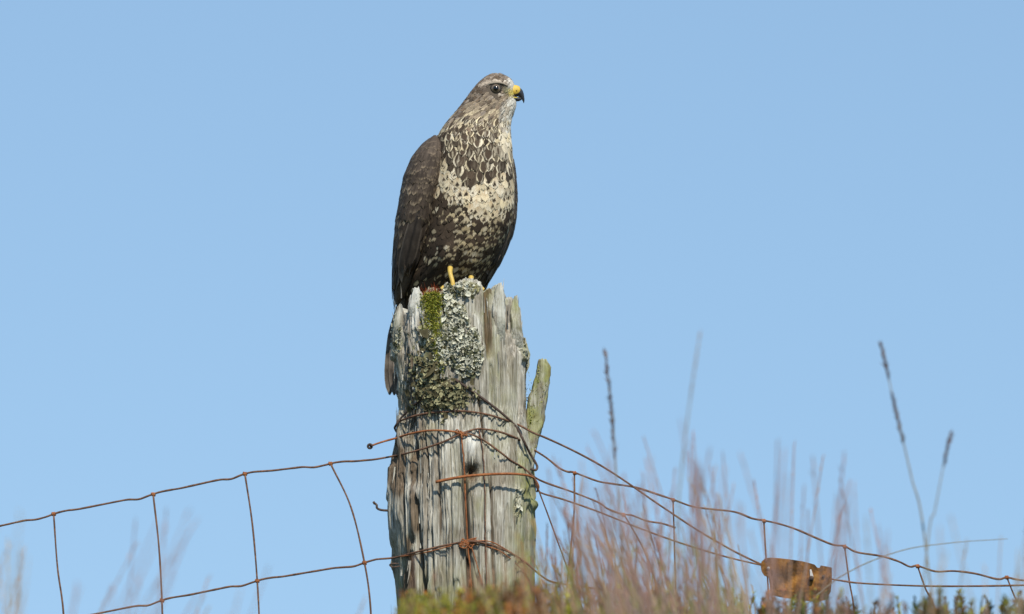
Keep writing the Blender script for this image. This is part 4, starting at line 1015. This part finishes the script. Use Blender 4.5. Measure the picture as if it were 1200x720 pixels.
thicket('grass', [
    (640, 800, 500, 620, -2.6, -1.2, 36, MAUVE, PINK, -.24, .0015),
    (700, 880, 490, 620, -2.8, -1.3, 34, MAUVE, PINK, -.08, .0015),
    (880, 1000, 500, 600, -2.6, -1.3, 13, MAUVE, PINK, -.05, .0015),
    (640, 840, 540, 660, -2.2, -.9, 30, RED, STRAW, -.22, .0015),
    (640, 780, 570, 690, -1.8, -.7, 42, RED, BROWN, -.26, .0016), (600, 760, 600, 690, -1.8, -.7, 30, GOLD, RED, -.24, .0016),
    (640, 880, 560, 700, -2.5, -.8, 46, RED, STRAW, -.06, .0013),
    (640, 880, 590, 700, -2.0, -.6, 46, STRAW, RED, -.12, .0013),
    (880, 985, 560, 700, -2.6, -1.4, 6, PINK, RED, .02, .0013),
    (975, 1040, 520, 640, -2.6, -1.4, 9, MAUVE, PINK, .02, .0013),
    (1010, 1210, 570, 690, -2.6, -1.4, 18, PINK, STRAW, .08, .0013),
    (540, 700, 620, 700, -2.2, -1.0, 50, RED, STRAW, -.15, .0014),
    (620, 860, 620, 705, -1.8, -.5, 75, OLIVE * 1.3, GREEN * 1.6, -.2, .0016),
    (480, 640, 650, 720, -2.2, -.9, 36, STRAW, RED, .0, .0013),
    (-20, 40, 590, 690, -3.0, -1.6, 14, PINK, STRAW, .1, .0011),
    (90, 250, 590, 700, -3.0, -1.6, 16, MAUVE, PINK, .3, .0011),
    (230, 470, 660, 730, -2.8, -1.4, 9, PINK, STRAW, .25, .0011),
], 21, 'soft pinkish moor grass stems in front of the fence')

# ---- heather: sprigs with bottle-brush tips
def heather(name, specs, seed, label):
    r_ = np.random.default_rng(seed); B_, D_, L_, C_ = [], [], [], []; st = []
    for (xa, xb, ta, tb, ya, yb_, n, pal) in specs:
        for i in range(n):
            y = r_.uniform(ya, yb_); xt = r_.uniform(xa, xb); tip = V3(xt, r_.uniform(ta, tb), y)
            gzz = float(ground_z(tip[0], y)); h = max(tip[2] - gzz, .12)
            foot = np.array([tip[0] + r_.normal(0, .05), y + r_.normal(0, .04), gzz - .01])
            q = foot + (tip - foot) * np.linspace(0, 1, 6)[:, None]; st.append(tube_geo(q, np.linspace(.0016, .0007, 6), 4, cap=False))
            n_l = 80; tv = 1 - (r_.uniform(0, 1, n_l) * min(1, .20 / h)); b = foot + (tip - foot) * tv[:, None]
            d = r_.normal(0, 1, (n_l, 3)); d[:, 2] = np.abs(d[:, 2]) * .7 + .7; d /= np.linalg.norm(d, axis=1)[:, None]
            ln = .004 + .011 * np.clip((1 - tv) * h / .05, 0, 1) * r_.uniform(.6, 1.1, n_l)
            c = pal[r_.integers(0, len(pal))] * r_.uniform(.6, 1.35, (n_l, 1))
            B_.append(b); D_.append(d); L_.append(ln); C_.append(c)
    B_, D_, L_, C_ = np.vstack(B_), np.vstack(D_), np.concatenate(L_), np.vstack(C_)
    v, f, c = blades(B_, D_, L_ * 1.5, np.full(len(B_), .0022), C_, np.zeros_like(B_), seed, 2)
    sv, sf = join_geo(st)
    return mesh_obj(name, np.vstack([v, sv]), np.vstack([f, sf + len(v)]), M_plant, None, smooth=False, col=np.vstack([c, np.tile(np.array([.10, .06, .035]), (len(sv), 1))]), kind='stuff', label=label, category='heather')
RUS = np.array((.34, .13, .03)); YG = np.array((.28, .27, .035)); DG = np.array((.07, .09, .02)); BRN = np.array((.15, .08, .03))
heather('heather', [
    (470, 560, 690, 722, -2.0, -1.2, 90, [YG, YG, YG, RUS, OLIVE]), (550, 640, 682, 722, -2.0, -1.2, 110, [YG, RUS, RUS, OLIVE, YG, BRN]), (630, 870, 684, 730, -1.5, -.6, 150, [YG, YG, RUS, OLIVE]),
    (870, 985, 690, 722, -1.5, -.6, 65, [YG, RUS, BRN, DG]), (985, 1240, 698, 730, -1.7, -.7, 110, [YG, DG, BRN, BRN]), (1070, 1240, 690, 715, -1.7, -.7, 30, [DG, BRN, YG]), (-40, 470, 735, 790, -.9, .1, 90, [YG, DG, BRN]), (-420, -30, 740, 820, -.9, .3, 60, [YG, DG, BRN]), (1235, 1420, 705, 760, -.9, .3, 70, [YG, DG, BRN]), (1400, 1650, 740, 830, -.9, .3, 50, [YG, DG, BRN]), (450, 900, 730, 800, -2.0, .2, 120, [YG, DG, BRN]), (850, 1300, 735, 810, -1.2, .5, 120, [YG, DG, BRN])], 31, 'low heather and moss tips along the foot of the fence')
# short turf over the near slope
n = 16000
x = rng.normal(0, 1.8, n); y = rng.uniform(-5.5, 1.6, n)
base = np.stack([x, y, ground_z(x, y) - .005], -1); dv = rng.normal(0, .3, (n, 3)) + np.array([0, 0, 1]); dv /= np.linalg.norm(dv, axis=1)[:, None]
cm = np.where(rng.uniform(0, 1, (n, 1)) < .5, GREEN, STRAW * .7) * rng.uniform(.6, 1.2, (n, 1))
v, f, c = blades(base, dv, rng.uniform(.06, .17, n), np.full(n, .0016), cm, rng.normal(0, .03, (n, 3)), 51, 3)
mesh_obj('turf', v, f, M_plant, None, smooth=False, col=c, kind='stuff', label='short mixed turf on the slope below the fence', category='grass')
